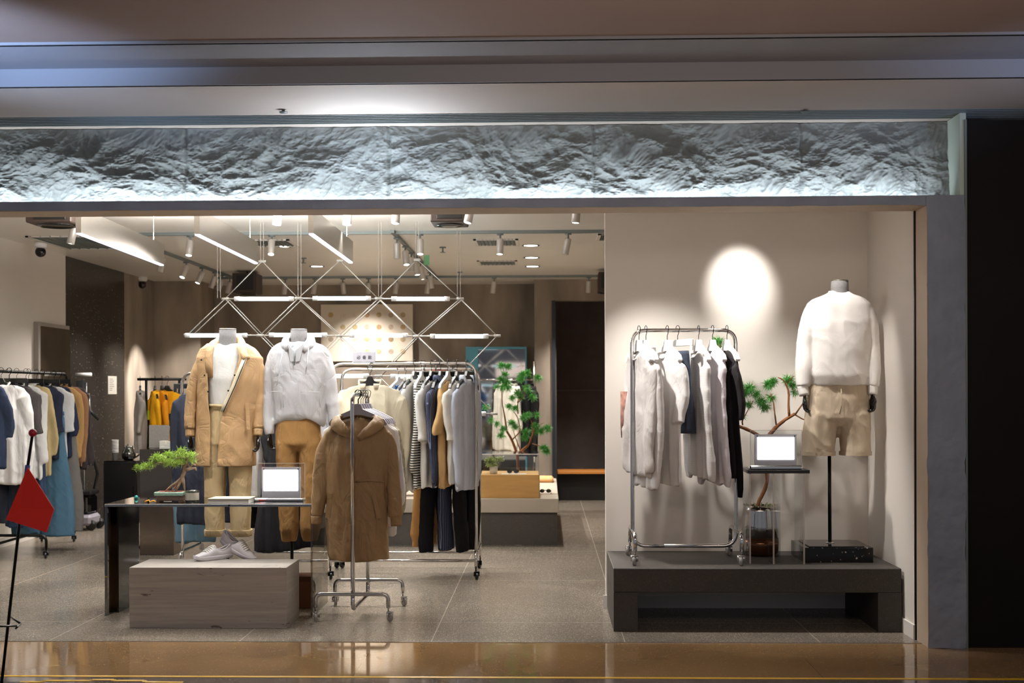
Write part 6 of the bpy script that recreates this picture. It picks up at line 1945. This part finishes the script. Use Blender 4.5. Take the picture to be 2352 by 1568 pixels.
for nm, bx in (('front_pane', (a + .005, b - .005, YX + .008, YX + .013, zb2 + .0005, zc2)), ('back_pane', (a + .005, b - .005, YX + .60, YX + .605, zb2 + .0005, zc2)), ('side_pane', (b - .010, b - .005, YX + .013, YX + .60, zb2 + .0005, zc2)), ('side_pane', (a + .005, a + .010, YX + .013, YX + .60, zb2 + .0005, zc2)), ('top_pane', (a + .005, b - .005, YX + .008, YX + .605, zc2 + .0002, zc2 + .006))):
    MB().box(*bx).build(nm, M['acrylic'], g_)
MB().tube([(a + .005, YX + .008, zc2 + .003), (b - .005, YX + .008, zc2 + .003)], .005, 6).build('edge', bpy.data.materials['acrylic_edge'], g_)
# things inside
c = Vector((PX(1134, YX + .25), YX + .16, zb2 + .0006))
t = thing('potted_plant', 'small pale-leaved plant in a cream pot under the clear cover', 'plant', c)
MB().lathe([(.032, 0), (.038, .004), (.040, .07), (.036, .07), (.034, .06)], c, 26).build('pot', mat('cream_pot', (226, 214, 192), .5), t, True)
rp = random.Random(4)
for k in range(13):
    an = rp.uniform(0, 6.28); rr = rp.uniform(.01, .085)
    p = c + Vector((math.cos(an) * rr, math.sin(an) * rr * .6, .085 + rp.uniform(0, .06)))
    MB().tube([c + Vector((0, 0, .05)), (c + p) / 2 + Vector((0, 0, .03)), p], .002, 5).build('stem', M['pale_leaves'], t)
    needle_cluster(p, .04, 40, .022, .006, M['pale_leaves'], t, .2, rp, 'leaf_tuft')
c = Vector((PX(1178, YX + .2), YX + .12, zb2 + .0006))
t = thing('sunglasses', 'pair of dark sunglasses on a white card under the clear cover', 'sunglasses', c)
MB().box(c.x - .11, c.x + .13, c.y - .06, c.y + .06, c.z, c.z + .002).build('card', M['white_plastic'], t)
for dx in (-.032, .032):
    MB().ball((c.x + dx, c.y, c.z + .024), .024, 8, (1, .2, .8)).build('lens', M['black_gloss'], t, True)
MB().tube([(c.x - .012, c.y, c.z + .03), (c.x + .012, c.y, c.z + .03)], .003, 6).build('bridge', M['black_gloss'], t, True)
for dx in (-.056, .056):
    MB().tube([(c.x + dx, c.y, c.z + .03), (c.x + dx, c.y + .10, c.z + .025), (c.x + dx, c.y + .13, c.z + .006)], .0025, 6).build('temple', M['black_gloss'], t, True)
c = G(1256, 1122, zs1); c = Vector((PX(1252, 12.7), 12.7, zs1 + .0005))
t = thing('sunglasses', 'pair of dark sunglasses lying on the bare island slab', 'sunglasses', c)
for dx in (-.032, .032):
    MB().ball((c.x + dx, c.y, c.z + .024), .024, 8, (1, .2, .8)).build('lens', M['black_gloss'], t, True)
MB().tube([(c.x - .012, c.y, c.z + .03), (c.x + .012, c.y, c.z + .03)], .003, 6).build('bridge', M['black_gloss'], t, True)
for dx in (-.056, .056):
    MB().tube([(c.x + dx, c.y, c.z + .03), (c.x + dx, c.y - .10, c.z + .025), (c.x + dx, c.y - .13, c.z + .004)], .0025, 6).build('temple', M['black_gloss'], t, True)
a_ = PX(1205, 14.2); b_ = PX(1271, 14.2)
tag(MB().box(a_, b_, 14.2, 14.6, zs1 + .0005, PZ(1097, 14.2), .02).build('orange_cushion', mat('peach_fabric', (216, 160, 104), .8), None), 'flat peach coloured cushion at the far end of the island', 'cushion')
# crumpled white cloth
c = Vector((PX(955, 12.3), 12.5, zs1 + .001))
mb = MB().ball(c + Vector((0, 0, .14)), .17, 22, (1.25, .8, .85))
o = fuse(mb, .012, 1).build('white_tote_bag', cloth((222, 218, 208)), None, True, wr=(.055, 11, 6, .5))
for v in o.data.vertices: pass
o.location.z = zs1 - min(v.co.z for v in o.data.vertices) + .001
tag(o, 'crumpled white cloth bag lying on the island behind the rack', 'bag')
# pine tree beyond the case
YPn = 12.95
def TP(px, py, dy=0): return P(px, py, YPn) + Vector((0, dy, 0))
bx_ = TP(1190, 1085)
t = thing('potted_pine', 'tall slender pine with round needle tufts behind the display case', 'tree', (bx_.x, YPn, zs1))
MB().lathe([(.07, 0), (.09, .01), (.10, .11), (.09, .11), (.085, .09)], (bx_.x, YPn, zs1 + .0006), 28).build('pot', mat('dark_pot', (60, 56, 56), .5), t, True)
stems(t, TP, [([(1191, 1100), (1190, 1070), (1188, 1042), (1176, 1010), (1164, 990)], (.018, .011)), ([(1188, 1042), (1215, 1022), (1222, 1000), (1228, 985)], (.014, .007)),
              ([(1164, 990), (1160, 960), (1154, 930), (1152, 890)], (.009, .003)), ([(1176, 1010), (1196, 990), (1190, 960), (1180, 945)], (.007, .003)), ([(1196, 1036), (1184, 1005), (1178, 985)], (.006, .003)),
              ([(1190, 950), (1188, 925), (1205, 908), (1208, 880)], (.006, .003)), ([(1188, 925), (1196, 905), (1200, 890)], (.005, .003)), ([(1222, 1005), (1224, 975), (1216, 958)], (.007, .003)), ([(1228, 985), (1240, 975), (1250, 970)], (.005, .002)), ([(1222, 1018), (1240, 1024), (1250, 1032)], (.005, .002))], M['bark'])
rt = random.Random(14)
for px, py, dy, k in ((1152, 840, 0, 1), (1168, 842, 0, 1), (1160, 860, .05, 1), (1150, 872, 0, .9), (1164, 878, 0, 1), (1156, 888, -.03, 1), (1142, 888, 0, .6), (1168, 890, .03, .8), (1200, 860, 0, .9), (1210, 858, .03, 1), (1196, 870, -.03, .8), (1236, 868, 0, 1), (1208, 890, 0, .9), (1190, 902, 0, 1.1), (1195, 912, .03, .9), (1212, 896, .04, .9), (1224, 912, 0, 1), (1176, 914, 0, .7),
                      (1170, 934, 0, .8), (1184, 938, 0, .8), (1212, 953, 0, 1.1), (1203, 960, -.03, .8), (1233, 953, 0, .7), (1176, 972, 0, 1), (1184, 980, 0, .8), (1156, 985, 0, .9), (1150, 1000, 0, .8), (1128, 965, 0, .6), (1142, 974, 0, .6), (1114, 935, .2, .8), (1208, 992, 0, 1.2), (1206, 1004, .02, .9), (1230, 978, 0, 1), (1242, 990, 0, 1), (1258, 984, 0, 1.1), (1228, 990, .03, .9), (1250, 1030, 0, 1.2), (1256, 1036, .02, 1)):
    needle_cluster(TP(px, py, dy), .035, int(95 * k), .058 * (.6 + .4 * k), .0022, M['needles'], t, .25, rt)

# rack and clothes behind the tree
YK = 15.2
zk = PZ(872, YK)
t = thing('clothes_rack', 'steel wall rail with dark and white clothes behind the pine', 'clothes rack', (PX(1165, YK), YK, 0))
xk0, xk1 = PX(1100, YK), PX(1229, YK)
MB().tube([(xk0, YK, zk), (xk1, YK, zk)], .012, 10).build('rail', M['chrome'], t, True)
MB().tube([(xk1 - .01, YK, 0.01), (xk1 - .01, YK, zk + .22)], .016, 10).build('post', M['chrome'], t, True)
MB().tube([(xk0 + .01, YK, 0.01), (xk0 + .01, YK, zk)], .016, 10).build('post', M['chrome'], t, True)
gk = 'clothes behind the pine'
for i, (px, rgb, lab, ln, sl, rz) in enumerate([(1160, (186, 182, 170), 'long white shirt hanging behind the pine tree', .80, .74, -58), (1180, (186, 182, 172), 'second white shirt behind the pine tree, partly hidden', .80, .5, -72), (1196, (16, 15, 17), 'black coat hanging behind the pine tree', .86, .7, -72), (1217, (24, 22, 22), 'black coat nearest the steel post behind the pine', .86, .7, -72)]):
    g = garment('long_shirt' if i < 2 else 'black_coat', rgb, lab, 'shirt' if i < 2 else 'coat', hw=.22, length=ln, sleeve=sl, depth=.05, seed=170 + i, group=gk, zsh=-.12, out=.03)
    hang(g, (PX(px, YK), YK, zk + .012), R(rz), 'velvet', M['black_plastic'], ['first long white shirt', 'second white shirt', 'left black coat', 'right black coat'][i] + ' behind the pine', gk + ' hangers')
# blue-edged mirror
Ym = 17.05
a, b = PX(1070, Ym), PX(1210, Ym)
zmt = PZ(796, Ym)
t = thing('framed_mirror', 'large mirror with light blue side board on the back wall', 'mirror', ((a + b) / 2, Ym, 0))
MB().box(a, PX(1098, Ym), Ym, Ym + .10, 0.002, zmt, .002).build('side_board', M['blue_board'], t, label='wide light blue board')
MB().box(PX(1098, Ym) + .0005, b, Ym, Ym + .10, zmt - .03, zmt, .002).box(b - .02, b, Ym, Ym + .10, 0.002, zmt - .03).build('mirror_frame', M['blue_board'], t)
MB().box(PX(1098, Ym) + .001, b - .0205, Ym + .03, Ym + .05, 0.002, zmt - .0305).build('mirror_glass', mat('dim_mirror', (120, 120, 122), .04, 1.0), t)
